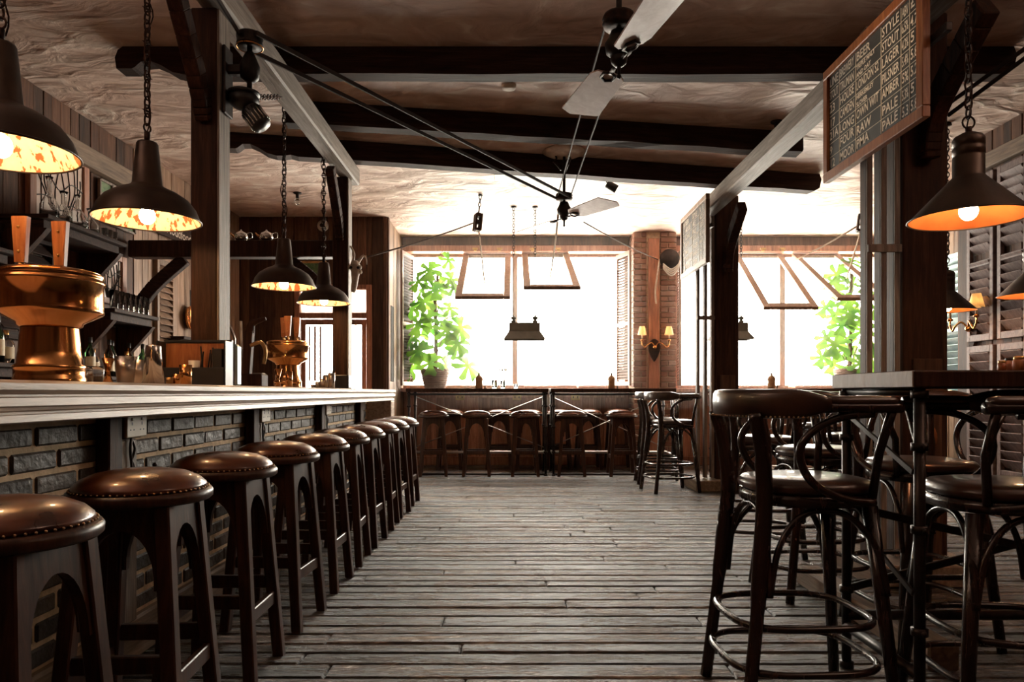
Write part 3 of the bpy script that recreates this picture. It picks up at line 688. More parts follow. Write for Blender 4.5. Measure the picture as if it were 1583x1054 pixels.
for i in range(10):
    y = [1.52,2.10,2.69,3.29,3.90,4.45,5.0,5.6,6.15,6.78][i]
    place_stool(-1.10, y, rnd.uniform(-.07,.07), 'round brown leather bar stool along the brick bar, %s from the camera end' % words[i], 'leather stools in a row along the bar')
fx = [-1.02,-.47,.14,.74,1.38]
fl = ['below the potted plant','below the first tilted sash','under the grey hanging lamp','just past the middle pipe legs','closest to the brick pier']
for x, l in zip(fx, fl): place_stool(x, 9.06, rnd.uniform(-.12,.12), 'leather stool at the front of the window tables, '+l, 'stools in front of the window tables')
bx = [-.88,-.20,.21,.62,1.03,1.45]
bl = ['at the plant end','just before the mullion','just after the mullion','by the middle pipe legs','second from the brick pier','nearest the brick pier']
for x, l in zip(bx, bl): place_stool(x, 9.86, rnd.uniform(-.03,.03), 'leather stool on the window side of the pipe tables, '+l, 'stools behind the window tables')
for x, y, l in ((3.05,9.05,'first beyond the far column'),(3.65,9.05,'second beyond the far column'),(4.3,9.05,'third beyond the far column'),(3.3,9.85,'against the wall under the slanting sashes')):
    place_stool(x, y, rnd.uniform(-.1,.1), 'leather stool at the second window table, '+l, 'stools at the second window table')

# ================================================================= PIPE TABLES
def pipe_table(x0, x1, y0, y1, zt, th, label, rods=True, foot=True, topmat='post', group=None, rails=True):
    t = thing('high_table', label, 'high table', ((x0+x1)/2, (y0+y1)/2, 0), 0, group)
    hx, hy = (x1-x0)/2, (y1-y0)/2
    mb = MB(); mb.box((0,0,zt-th/2), (2*hx,2*hy,th), .005); mb.build('table_top', M[topmat], t)
    r = .017; lx, ly = hx-.035, hy-.035
    for sx in (-1,1):
        for sy in (-1,1):
            mb = MB(); mb.tube([(sx*lx,sy*ly,0),(sx*lx,sy*ly,zt-th)], r, 12)
            for z in (.012,.30,.62,.88,zt-th-.02): mb.tube([(sx*lx,sy*ly,z-.012),(sx*lx,sy*ly,z+.012)], r*1.5, 12)
            for z in (.30,.62,.88): mb.ball((sx*(lx+.0),sy*ly-.026,z), .009, 8)
            mb.build('leg', M['iron'], t)
    mb = MB()
    for sy in (-1,1) if rails else (): mb.tube([(-lx,sy*ly,zt-th-.03),(lx,sy*ly,zt-th-.03)], .012, 8)
    for sx in (-1,1): mb.tube([(sx*lx,-ly,zt-th-(.03 if rails else .012)),(sx*lx,ly,zt-th-(.03 if rails else .012))], .012, 8); (mb.build('top_rail', M['iron'], t), mb.__init__()) if not rails else None
    if rails: mb.build('top_rail', M['iron'], t)
    if foot:
        mb = MB(); mb.tube([(-lx,ly*.2,.27),(lx,ly*.2,.27)], .018, 10); 
        for sx in (-1,1): mb.tube([(sx*lx,-ly,.27),(sx*lx,ly,.27)], .015, 8)
        mb.build('foot_rail', M['steel'], t)
        mb = MB(); mb.tube([(-lx,-ly,.02),(lx,-ly,.02)], .014, 8); mb.build('floor_rail', M['iron'], t)
    if rods:
        for a, b in ((-1,1),(1,-1)):
            mb = MB(); mb.tube([(a*lx,ly-.0,zt-th-.06),(b*lx,ly-.03*b,.32)], .006, 6); mb.build('tie_rod', M['steel'], t)
    return t
pipe_table(-1.36, .44, 8.97, 9.62, 1.105, .045, 'long high pipe-legged table below the first window, nearer the bar', group='pipe tables along the windows')
pipe_table(.47, 2.05, 8.97, 9.62, 1.105, .045, 'long high pipe-legged table below the first window, nearer the brick pier', group='pipe tables along the windows')
pipe_table(2.62, 5.0, 8.97, 9.62, 1.105, .045, 'long high pipe-legged table below the second window', group='pipe tables along the windows')
pipe_table(2.62, 3.6, 7.1, 7.75, 1.09, .06, 'dark high table butting against the far timber column', rods=False)
t = pipe_table(1.24, 3.05, 2.20, 2.76, 1.12, .055, 'near high table with pipe legs and thick wooden top beside the near column', rods=False, foot=False, topmat='post', rails=False)
mb = MB(); lx, ly = .905-.035, .28-.035
for (p, q) in (((-lx-.02,ly,.99),(-lx-.02,-ly,.80)), ((-lx-.02,-ly,.42),(-lx-.02,ly,.62))): mb.bar(p, q, .008, .022, (0,0,1))
mb.bar((-lx,ly,.30),(.5,ly,.66),.012,.03,(0,0,1)); mb.bar((-lx,ly-.02,.62),(.5,ly-.02,.30),.012,.03,(0,0,1))
mb.build('cross_brace', M['iron'], t)
mb = MB(); mb.tube([(-lx,ly,.2),(lx,ly,.2)], .02, 10); mb.tube([(-lx,-ly,.16),(-lx,ly,.16)], .018, 8); mb.build('foot_rail', M['iron'], t)
mb = MB(); mb.b6(-.911,-.9055,-.278,.278,1.068,1.118,.001); mb.build('lit_edge_strip', M['lightframe'], t)  # pale strip paints the window sheen along this table edge
o = MB(); o.box((0,0,.05),(.12,1.25,.10),.008); o = o.build('floor_kerb', M['rough']); o.location = (1.62,3.30,0); tag(o, 'rough low timber kerb on the floor between the near table and the column', 'timber kerb')

# ================================================================= HIGH BENTWOOD CHAIRS
def make_chair():
    t = thing('high_chair', '', 'bar chair')
    Z = .70
    def sq(r, n=40, e=2.6):
        out = []
        for k in range(n):
            a = 2*PI*k/n; c, s_ = math.cos(a), math.sin(a); q = (abs(c)**e+abs(s_)**e)**(-1/e); out.append((r*q*c, r*q*s_))
        return out
    def ringstack(mb, lv, e=2.4, n=40):
        vs = []; fs = []
        for r, z in lv: vs += [(x,y,z) for x, y in sq(r, n, e)]
        for i in range(len(lv)-1):
            for k in range(n): fs.append((i*n+k, i*n+(k+1)%n, (i+1)*n+(k+1)%n, (i+1)*n+k))
        fs.append(list(range(n))); fs.append([(len(lv)-1)*n+k for k in range(n)]); mb.add(vs, fs, True)
    mb = MB(); ringstack(mb, [(.19,Z-.02),(.203,Z-.018),(.206,Z+.0),(.203,Z+.018),(.19,Z+.02)]); mb.build('seat_frame', M['chair'], t)
    mb = MB(); ringstack(mb, [(.195,Z+.021),(.207,Z+.03),(.208,Z+.045),(.195,Z+.06),(.15,Z+.068),(.08,Z+.072),(.001,Z+.073)]); mb.build('seat_cushion', M['leather_dark'], t)
    for sy in (-1,1):
        mb = MB(); mb.tube([(.215,sy*.205,0),(.155,sy*.145,Z-.02)], [.019,.025], 10); mb.build('leg', M['chair'], t)
        mb = MB(); mb.tube(spline([(-.275,sy*.20,0),(-.235,sy*.185,.35),(-.205,sy*.165,Z-.02),(-.215,sy*.175,.85),(-.245,sy*.19,.985)],5), [.020]*6+[.025]*9+[.021]*6, 10, flat=1.1); mb.build('leg', M['chair'], t)
        mb = MB(); mb.tube(spline([(.10,sy*.262,.985),(.0,sy*.262,.975),(-.09,sy*.255,.93),(-.125,sy*.245,.86),(-.08,sy*.235,.77),(.03,sy*.22,.715),(.14,sy*.20,.70)],5), .013, 10); mb.build('arm_loop', M['chair'], t)
        mb = MB(); mb.tube([(.16,sy*.262,.99),(.155,sy*.20,.86),(.14,sy*.185,.71)], .014, 8); mb.build('arm_support', M['chair'], t)
    # curved back and arms: U path
    def U(a):       # a in -1..1, 0 = middle of back
        s_ = 1 if a >= 0 else -1; q = abs(a)
        if q < .55:
            an = q/.55*PI/2; return (-.02-.255*math.cos(an), s_*.265*math.sin(an))
        f = (q-.55)/.45; return (-.02+f*.21, s_*(.265-.005*f))
    mb = MB(); mb.tube([(*U(a/20), 1.005) for a in range(-20,21)], .022, 10, flat=.85, up=(0,0,1)); mb.build('arm_rail', M['chair'], t)
    mb = MB(); mb.k = 0
    path = [U(a/16*.52) for a in range(-16,17)]; n = len(path); sec = 12; vs = []; fs = []
    for i, (x, y) in enumerate(path):
        q = abs(i-16)/16; hh = .047*(1-max(0,(q-.72)/.28)**1.6*.55); c0 = Vector((x,y,0)); nn = Vector((x+.02,y,0)).normalized()
        for k in range(sec):
            a = 2*PI*k/sec; ca, sa = math.cos(a), math.sin(a)
            ex = (abs(ca)**.6)*(1 if ca > 0 else -1); ez = (abs(sa)**.6)*(1 if sa > 0 else -1)
            vs.append(c0+nn*(ex*.026-.0)+Vector((0,0,1.015+ez*hh)))
    for i in range(n-1):
        for k in range(sec): fs.append((i*sec+k, i*sec+(k+1)%sec, (i+1)*sec+(k+1)%sec, (i+1)*sec+k))
    fs += [list(range(sec)), [(n-1)*sec+k for k in range(sec)]]; mb.add(vs, fs, True); br = mb.build('backrest', M['leather_dark'], t); mb = MB()
    for i in range(60):
        a = (i/59*2-1)*.50; x, y = U(a); nn = Vector((x+.02,y,0)).normalized(); mb.ball((x+nn.x*.027, y+nn.y*.027, .974), .0035, 6)
    mb.build('stud_trim', M['studs'], br)
    for s_ in (-1,1):
        mb = MB(); pts = [U(s_*(.52+.46*k/10)) for k in range(11)]; mb.tube([(x,y,1.022) for x, y in pts], [.018]+[.021]*9+[.016], 10, flat=.9, up=(0,0,1)); mb.build('arm_pad', M['leather_dark'], t)
    for z, g in ((.16,.018),(.30,.006)):
        mb = MB(); f = 1-z/Z
        x0 = -.205-.07*f-.03; x1 = .155+.06*f+.0; yy = .145+.06*f+.028
        pts = []
        for k in range(44):
            a = 2*PI*k/44; c, s_ = math.cos(a), math.sin(a); e = 3.4; q = (abs(c)**e+abs(s_)**e)**(-1/e); pts.append(((x0+x1)/2+(x1-x0)/2*q*c, yy*q*s_, z))
        mb.tube(pts, .012, 8, closed=True); mb.build('foot_ring', M['chair'], t)
    for k in range(4):
        mb = MB(); an = k*PI/2; c, s_ = math.cos(an), math.sin(an)
        pts = spline([(-.20,.19,.40),(-.165,.185,.55),(-.09,.175,.645),(0,.17,.672),(.09,.175,.645),(.155,.182,.55),(.185,.188,.40)],5)
        mb.tube([(p[0]*c-p[1]*s_-.01, p[0]*s_+p[1]*c, p[2]) for p in pts], .011, 8); mb.build('bent_brace', M['chair'], t)
    return t
chair0 = make_chair(); cf = [True]
def place_chair(x, y, rz, label, group='bentwood high chairs at the high tables'):
    if cf[0]:
        cf[0] = False; chair0.location = (x,y,0); chair0.rotation_euler = (0,0,rz); chair0['label'] = label; chair0['group'] = group; return
    dup(chair0, (x,y,0), rz, label, group)
place_chair(1.00, 2.46, R(3), 'large bentwood high chair with dark padded back at the open end of the near table')
place_chair(1.575, 2.31, R(176), 'bentwood high chair under the near table, its back toward the picture edge')
place_chair(1.76, 3.08, R(-88), 'bentwood high chair behind the near table with copper-lit back facing the camera')
place_chair(1.62, 3.78, R(8), 'bentwood high chair just in front of the slats of the near column')
place_chair(1.66, 4.72, R(-10), 'bentwood high chair beyond the near column, first behind it')
place_chair(2.40, 5.00, R(150), 'bentwood high chair hidden mostly behind the near column')
place_chair(1.70, 7.62, R(12), 'bentwood high chair by the far column with its back to the bar')
place_chair(1.72, 8.32, R(-5), 'bentwood high chair between the far column and the window table')
place_chair(2.95, 6.75, R(95), 'bentwood high chair at the dark table by the far column')
place_chair(3.2, 3.3, R(-95), 'bentwood high chair at the far side of the near table beyond the lamp')
place_chair(3.0, 5.6, R(120), 'bentwood high chair in the aisle beside the shuttered wall')

# ================================================================= LAMPS
def chain(mb, p0, p1, link=.044, r=.0042, thorns=True):
    p0 = Vector(p0); p1 = Vector(p1); L = (p1-p0).length; n = max(2, int(L/(link*.8))); d_ = (p1-p0).normalized()
    a_ = Vector((1,0,0)) if abs(d_.x) < .8 else Vector((0,1,0)); a_ = (a_-d_*a_.dot(d_)).normalized(); b_ = d_.cross(a_)
    for i in range(n):
        c = p0+(p1-p0)*((i+.5)/n); s_ = a_ if i % 2 else b_
        pts = [c+s_*math.cos(2*PI*k/10)*link*.32+d_*math.sin(2*PI*k/10)*link*.6 for k in range(10)]
        mb.tube(pts, r, 5, closed=True)
        if thorns and i % 4 == 1:
            o_ = b_ if i % 2 else a_
            mb.tube([c-s_*.028, c, c+s_*.028], [.0008,.0055,.0008], 5)
def make_dome_lamp(top):
    t = thing('pendant_lamp', '', 'pendant lamp'); mb = MB()
    po = [(.0385,.33),(.043,.322),(.045,.30),(.047,.285),(.060,.15),(.075,.138),(.12,.118),(.165,.088),(.192,.052),(.205,.018),(.213,.0)]
    mb.lathe([(.0001,.332)]+po, seg=48, cap=False); mb.tube([(.213*math.cos(2*PI*k/48), .213*math.sin(2*PI*k/48), 0) for k in range(48)], .004, 6, closed=True)
    mb.k = 1; mb.lathe([(.209,.001),(.201,.018),(.187,.050),(.160,.084),(.115,.113),(.07,.130),(.001,.134)], seg=48, cap=False); mb.build('lamp_shade', [M['shade_out'], M['enamel']], t, recalc=False)
    mb = MB(); mb.tube([(0,0,.33),(0,0,.375)], .012, 8); mb.tube([(.018*math.cos(a*PI/6),0,.392+.018*math.sin(a*PI/6)) for a in range(12)], .004, 6, closed=True); chain(mb, (0,0,.41), (0,0,top)); mb.build('chain', M['rust'], t)
    mb = MB(); n = 40; mb.tube([(.016*math.sin(k*.75)+.004, .016*math.cos(k*.55), .36+(top-.36)*k/n) for k in range(n+1)], .003, 5); mb.build('cord', M['rust'], t)
    mb = MB(); mb.tube([(0,0,.125),(0,0,.05)], .018, 12); bh = mb.build('bulb_holder', M['brass'], t)
    mb = MB(); mb.ball((0,0,.018), .032, 16, (1,1,1.15)); mb.build('bulb', M['bulb'], bh)
    mb = MB(); mb.lathe([(.0001,top+.018),(.03,top+.018),(.035,top),(.0001,top-.004)], seg=16); mb.build('ceiling_hook', M['iron'], t)
    return t
lz = 1.785
lamp0 = make_dome_lamp(CZ-.02-lz)
ll = [(-1.565,2.17,'cut by the picture edge'),(-1.56,3.03,'in front of the near post'),(-1.59,4.93,'just beyond the near post'),(-1.555,5.83,'next to the far post')]
for i, (x, y, l) in enumerate(ll):
    L = 'dark dome pendant lamp glowing over the bar, '+l; g = 'dome pendant lamps over the bar'
    if i == 0: lamp0.location = (x,y,lz); lamp0['label'] = L; lamp0['group'] = g
    else: dup(lamp0, (x,y,lz), R(70*i), L, g)
def make_cone_lamp(top):
    t = thing('pendant_lamp', '', 'pendant lamp'); mb = MB()
    mb.lathe([(.0001,.34),(.02,.338),(.05,.322),(.057,.31),(.057,.285),(.053,.28),(.057,.275),(.057,.25),(.053,.246),(.056,.24),(.056,.165),(.062,.158),(.213,.0)], seg=48, cap=False)
    mb.tube([(.213*math.cos(2*PI*k/48), .213*math.sin(2*PI*k/48), 0) for k in range(48)], .003, 6, closed=True)
    mb.k = 1; mb.lathe([(.209,.001),(.058,.152),(.001,.156)], seg=48, cap=False); mb.build('lamp_shade', [M['shade_out'], M['copper_in']], t, recalc=False)
    mb = MB(); mb.tube([(0,0,.335),(0,0,.36)], .012, 8); mb.tube([(.024*math.cos(a*PI/8),0,.378+.024*math.sin(a*PI/8)) for a in range(16)], .004, 6, closed=True); chain(mb, (0,0,.40), (0,0,top), thorns=False); mb.build('chain', M['rust'], t)
    mb = MB(); mb.tube([(.012*math.sin(k*.6), .012*math.cos(k*.6), .36+(top-.36)*k/30) for k in range(31)], .003, 5); mb.build('cord', M['rust'], t)
    mb = MB(); mb.tube([(0,0,.15),(0,0,.05)], .018, 12); bh = mb.build('bulb_holder', M['brass'], t)
    mb = MB(); mb.ball((0,0,.03), .034, 16, (1,1,1.1)); mb.build('bulb', M['bulb'], bh)
    mb = MB(); mb.lathe([(.0001,top+.018),(.03,top+.018),(.035,top),(.0001,top-.004)], seg=16); mb.build('ceiling_hook', M['iron'], t)
    return t
cl = make_cone_lamp(CZ-.02-1.735); cl.location = (1.79,2.8,1.735); cl['label'] = 'conical pendant lamp with orange lining over the near high table'; cl['group'] = 'conical pendant lamps on the shutter side'
dup(cl, (3.62,5.94,1.735), 1, 'conical pendant lamp half hidden behind the near column, by the wall light')
dup(cl, (3.66,5.02,1.735), 2, 'conical pendant lamp at the picture edge in front of the louvred shutters')
def box_lamp(x, y, label):
    t = thing('hanging_lamp', label, 'hanging lamp', (x,y,1.69), 0, 'grey double hanging lamps at the windows'); mb = MB()
    def fr(z0, z1, a0, b0, a1, b1):
        vs = [(-a0,-b0,z0),(a0,-b0,z0),(a0,b0,z0),(-a0,b0,z0),(-a1,-b1,z1),(a1,-b1,z1),(a1,b1,z1),(-a1,b1,z1)]
        mb.add(vs, [(0,1,5,4),(1,2,6,5),(2,3,7,6),(3,0,4,7)])
    fr(0,.10,.25,.16,.185,.09); fr(.10,.20,.185,.09,.185,.09); mb.add([(-.185,-.09,.2),(.185,-.09,.2),(.185,.09,.2),(-.185,.09,.2)], [(0,1,2,3)]); mb.box((0,0,.103),(.378,.19,.008),.002)
    mb.build('lamp_shade', M['greymetal'], t)
    for sx in (-.13,.13):
        mb = MB(); mb.lathe([(.03,0),(.03,.03),(.018,.035),(.018,.045),(.034,.05),(.034,.075),(.012,.082),(.008,.10)], (sx,0,.2), 14); mb.build('lamp_cap', M['greymetal'], t)
        mb = MB(); mb.tube([(sx,0,.3),(sx,0,1.0)], .003, 6); chain(mb, (sx,0,1.0), (sx,0,CZ-1.69-.015), .04, .004, False); mb.lathe([(.04,-.012),(.03,0),(.001,0)], (sx,0,CZ-1.69-.001), 14); mb.build('chain', M['iron'], t)
box_lamp(.13, 8.6, 'grey metal double hanging lamp in front of the first window'); box_lamp(2.62, 8.6, 'grey metal double hanging lamp in front of the second window')

# ================================================================= CEILING FANS AND BELTS
def fan(x, y, zh, rz, label, tl=13):
    t = thing('ceiling_fan', label, 'ceiling fan', (x,y,zh), rz, 'belt driven ceiling fans'); top = CZ-zh-.001
    mb = MB(); mb.lathe([(.0001,top),(.19,top),(.20,top-.012),(.14,top-.04),(.05,top-.055)], seg=28); mb.build('ceiling_plate', M['bone'], t)
    mb = MB()
    for k in range(3):
        a = 2*PI*k/3; c, s_ = math.cos(a), math.sin(a)
        mb.tube([(q*c, q*s_, z) for q, z in ((.085,top-.03),(.07,top-.07),(.10,top-.10),(.05,top-.15),(.03,top-.18))], .009, 8)
    mb.tube([(0,0,top-.03),(0,0,.0)], .014, 8); mb.lathe([(.04,.0),(.062,.02),(.068,.06),(.05,.09),(.04,.12)], (0,0,0), 20); mb.ball((0,0,-.01), .042, 12); mb.tube([(-.06,.02,.02),(-.10,.03,.08),(-.07,.03,.17)], .018, 8); mb.tube([(0,0,-.03),(0,0,-.09)], [.012,.007], 8); mb.ball((0,0,-.095), .012, 8)
    mb.build('drive_hub', M['iron'], t)
    mb = MB(); mb.lathe([(.03,-.03),(.072,-.03),(.08,-.012),(.072,0),(.08,.012),(.072,.03),(.03,.03)], (0,0,.17), 24); mb.build('pulley_wheel', M['rust'], t)
    for s_ in (1,-1):
        b = MB(); tilt = R(tl); Mx = Matrix.Rotation(0 if s_ > 0 else PI, 4, 'Z') @ Matrix.Translation((0,0,-.02)) @ Matrix.Rotation(tilt, 4, 'X'); b.M = Mx
        poly = [(.13,-.05),(.17,-.085),(.62,-.10),(.70,.05),(.66,.11),(.20,.085),(.15,.06)]
        b.prism(poly, lambda u, v: (u, v, 0), lambda u, v: (u, v, .008)); fb = b.build('fan_blade', M['blade'], t)
        b = MB(); b.M = Mx; b.tube([(.02,0,-.004),(.13,0,-.006)], .011, 8, flat=.6)
        b.tube([(.13+.05*math.cos(a*PI/3)+.03, .035*math.sin(a*PI/3), -.006) for a in range(6)], .008, 6, closed=True); b.build('blade_iron', M['iron'], fb)
    return t
fan(.505, 3.41, 2.66, R(-79), 'belt driven ceiling fan nearest the camera, one blade cut off by the picture top')
fan(.47, 6.62, 2.70, R(-58), 'belt driven ceiling fan farther off, below the far crossbeam', -14)
def belt(pts, label, r=.0075):
    mb = MB(); o0 = Vector(pts[0][0])
    for p, q in pts: mb.bar(Vector(p)-o0, Vector(q)-o0, r, r*2.2, (0,0,1), .001)
    o = mb.build('drive_belt', M['belt']); o.location = o0; tag(o, label, 'drive belt', 'fan drive belts')
belt([((-1.40,3.68,2.84),(.42,6.66,2.86)),((-1.28,3.54,2.84),(.52,6.58,2.86))], 'long brown drive belt from the post motor to the farther fan', .011)
belt([((.445,3.41,2.83),(.41,6.62,2.88)),((.565,3.41,2.83),(.53,6.62,2.88))], 'narrow drive belt linking the two ceiling fans')
belt([((2.46,4.13,2.68),(3.2,2.6,3.27)),((2.46,4.03,2.62),(3.1,2.45,3.2))], 'drive belt pair running from the near column up past the cone lamp', .010)
belt([((-1.37,3.58,2.84),(-1.30,1.2,3.02))], 'drive belt going back over the bar from the post motor', .010)
t = thing('belt_motor', 'black belt motor with chrome ribbed barrel bolted to the near bar post', 'motor', (-1.455,3.6,2.5))
mb = MB(); mb.lathe([(.02,-.02),(.058,-.025),(.066,-.01),(.062,0),(.066,.035),(.058,.045),(.02,.045)], (.12,0,.32), 28); mb.k = 1
mb.tube([(.12+.064*math.cos(2*PI*k/28), .064*math.sin(2*PI*k/28), .297) for k in range(28)], .004, 6, closed=True)
mb.build('pulley_wheel', [M['iron'], M['copper']], t)
mb = MB(); mb.tube([(.12,0,.32),(.12,0,.05)], .014, 10); mb.lathe([(.02,0),(.045,.02),(.05,.08),(.03,.13),(.02,.15)], (.12,0,.12), 20); mb.box((.05,0,.18),(.10,.05,.05),.01); mb.box((.008,0,.12),(.016,.10,.34),.004)
mb.build('bracket', M['iron'], t)
mb = MB(); mb.ball((.09,0,.03), .075, 18, (1,1,.7)); mb.lathe([(.05,0),(.078,.006),(.078,.018),(.05,.024)], (.09,0,.05), 24); mb.build('gear_housing', M['black'], t)
mb = MB(); Mr = bar_M((0,0,0),(.09,0,-.12)); prof = [(.001,0),(.048,0),(.05,.01)]
vs = []
for k in range(32): pass
mb.lathe([(.045,.03),(.050,.04),(.050,.13),(.044,.145),(.001,.15)], (.10,0,.01), 28, Mr); mb.k = 1
for k in range(16):
    a = 2*PI*k/16; mb.tube([Mr @ Vector((.051*math.cos(a), .051*math.sin(a), z))+Vector((.10,0,.01)) for z in (.045,.128)], .004, 6)
mb.build('motor_barrel', [M['black'], M['chrome']], t)
mb = MB(); chain(mb, (.02,.02,.05), (-.02,.9,.42), .045, .004, False); mb.build('safety_chain', M['rust'], t)

# ================================================================= PULLEYS AND ROPES
def pulley(x, y, rz, label):
    t = thing('pulley_block', label, 'pulley', (x,y,CZ-.36), rz, 'wooden pulley blocks under the ceiling'); t.rotation_euler = (0,R(6),rz); mb = MB()
    for s_ in (-1,1): mb.box((s_*.03,0,.04),(.022,.12,.20),.012)
    mb.box((0,0,.118),(.039,.11,.04),.002); mb.box((0,0,-.045),(.039,.10,.03),.002); mb.build('block_cheeks', M['post'], t)
    mb = MB(); mb.lathe([(.012,-.01),(.036,-.01),(.028,0),(.036,.01),(.012,.01)], (0,0,.045), 18, Matrix.Rotation(R(90),3,'Y')); mb.build('sheave', M['iron'], t)
    mb = MB(); mb.tube(spline([(0,0,.13),(0,.015,.16),(0,0,.185),(0,-.015,.16),(0,0,.14)],4), .006, 6); chain(mb, (0,0,.18),(0,0,.35),.045,.005,False); mb.lathe([(.03,0),(.025,.012),(.001,.014)], (0,0,.345), 12); mb.build('hook', M['iron'], t)
pulley(-.41, 8.06, R(20), 'small wooden pulley block hanging before the first window')
pulley(3.95, 8.1, R(-20), 'small wooden pulley block hanging before the second window')
def rope(pts, label, mat='rope', r=.008, sag=.02):
    o0 = Vector(pts[0]); P = []
    for a, b in zip(pts[:-1], pts[1:]):
        a = Vector(a); b = Vector(b)
        for k in range(6):
            q = k/6; p = a.lerp(b, q); p.z -= sag*4*q*(1-q); P.append(p-o0)
    P.append(Vector(pts[-1])-o0); mb = MB(); mb.tube(P, r, 7); o = mb.build('rope', M[mat]); o.location = o0; tag(o, label, 'rope', 'window sash ropes')
rope([(-1.43,6.43,2.25),(-.42,8.04,2.98)], 'rope from the skull on the bar post up to the first pulley')
rope([(-.40,8.07,2.96),(-.39,9.0,2.66),(-.38,9.4,2.5)], 'rope hanging from the first pulley to the tilted sash', 'rope_pale', .01)
rope([(.42,6.7,2.74),(.44,7.6,2.62),(.46,9.1,2.5)], 'rope from the farther fan down to the second sash', 'rope_pale', .01)
rope([(.72,7.3,2.80),(2.0,9.88,2.90)], 'thin dark rope from the farther fan to the brick pier', 'rope', .007)
rope([(3.93,8.08,2.96),(3.6,9.2,2.75)], 'slanting pale rope from the second pulley to a window sash', 'rope_pale', .01)
rope([(3.97,8.1,2.96),(4.35,9.3,2.55)], 'pale rope hanging from the second pulley beside the plant', 'rope_pale', .01)
t = thing('rope_winch', 'round dark winch with bright coiled rope on the brick pier', 'winch', (2.16,9.88,2.90))
mb = MB(); mb.lathe([(.001,0),(.13,0),(.14,.02),(.13,.05),(.001,.05)], (0,-.02,0), 24, Matrix.Rotation(R(90),3,'X')); mb.build('winch_drum', M['iron'], t)
mb = MB()
for k in range(4): mb.tube(spline([(-.10,-.07,-.07-.02*k),(0,-.10,-.15-.03*k),(.10,-.09,-.09-.02*k),(.15,-.05,.02)],5), .009, 6)
mb.build('coiled_rope', M['white'], t)
mb = MB(); mb.tube(spline([(-.14,-.03,0),(-.17,-.04,-.2),(-.20,-.04,-.45),(-.19,-.04,-.62)],5), .012, 8); mb.build('lever', M['bone'], t)
# skull on far bar post
t = thing('animal_skull', 'pale horned animal skull fixed to the far bar post', 'skull', (-1.44,6.35,2.12))
mb = MB(); mb.ball((.03,-.02,.06), .05, 14, (.9,1,1)); mb.tube(spline([(.03,-.03,.05),(.04,-.06,-.03),(.035,-.07,-.12),(.02,-.06,-.18)],4), [.045,.042,.038,.036,.036,.033,.03,.028,.028,.026,.024,.02,.016], 12)
mb.ball((.075,-.05,.04), .022, 10); mb.ball((-.005,-.06,.04), .022, 10); mb.ball((.08,-.045,0), .02, 8)
for k in range(5): mb.box((.045,-.095,-.06-k*.022),(.02,.012,.012),.003)
mb.build('skull_bone', M['bone'], t)
mb = MB(); mb.ball((.068,-.07,.035), .014, 8); mb.ball((.005,-.078,.035), .014, 8); mb.build('eye_sockets', M['dark'], t)
for s_ in (0,1):
    mb = MB(); x = .055-.05*s_; mb.tube(spline([(x,-.01,.09),(x+.04-.05*s_,0,.15),(x+.07-.08*s_,-.01,.13),(x+.08-.09*s_,-.02,.07)] if s_ == 0 else [(x,-.01,.09),(x+.01,0,.17),(x-.02,.0,.24)],5), [.014-.0007*k for k in range(16)][: (16 if s_ == 0 else 11)], 8); mb.build('horn', M['bone'], t)

# ================================================================= SCONCES
def sconce(x, y, z, rz, label):
    t = thing('wall_sconce', label, 'wall light', (x,y,z), rz, 'candle style wall lights'); mb = MB()
    poly = []
    for k in range(24):
        a = 2*PI*k/24; c, s_ = math.cos(a), math.sin(a); poly.append((.085*c*(1 if s_ > 0 else 1-.6*s_*s_), .12*s_ if s_ > 0 else .20*s_))
    mb.prism(poly, lambda u, v: (u, 0, v), lambda u, v: (u*.9, -.025, v*.92)); mb.build('back_plate', M['beam'], t)
    mb = MB(); mb.ball((0,-.05,0), .03, 12)
    for s_ in (-1,1): mb.tube(spline([(0,-.05,0),(s_*.05,-.08,.06),(s_*.11,-.10,.03),(s_*.15,-.10,-.01),(s_*.185,-.10,.04),(s_*.185,-.10,.09)],5), .009, 8); mb.lathe([(.01,0),(.026,.01),(.02,.02),(.012,.03)], (s_*.185,-.10,.08), 14)
    mb.build('arms', M['copper'], t)
    for s_ in (-1,1):
        mb = MB(); mb.tube([(s_*.185,-.10,.10),(s_*.185,-.10,.19)], .011, 10); ct = mb.build('candle_tube', M['cream'], t)
        mb = MB(); n = 36; vs = []; fs = []
        for k in range(n):
            a = 2*PI*k/n; w_ = 1+.04*(k % 2)
            vs += [(s_*.185+.062*w_*math.cos(a), -.10+.062*w_*math.sin(a), .165), (s_*.185+.034*w_*math.cos(a), -.10+.034*w_*math.sin(a), .285)]
        for k in range(n): j = (k+1) % n; fs.append((2*k, 2*j, 2*j+1, 2*k+1))
        mb.add(vs, fs); mb.build('lamp_shade', M['shadecloth'], ct, recalc=False)
        mb = MB(); mb.ball((s_*.185,-.10,.215), .012, 10, (1,1,1.5)); mb.build('bulb', M['bulb_small'], ct)
sconce(1.955, 9.895, 1.68, 0, 'twin candle wall light with pleated cream shades on the brick pier')
sconce(4.09, 6.32, 1.62, R(-90), 'twin candle wall light with copper arms on the shuttered wall')

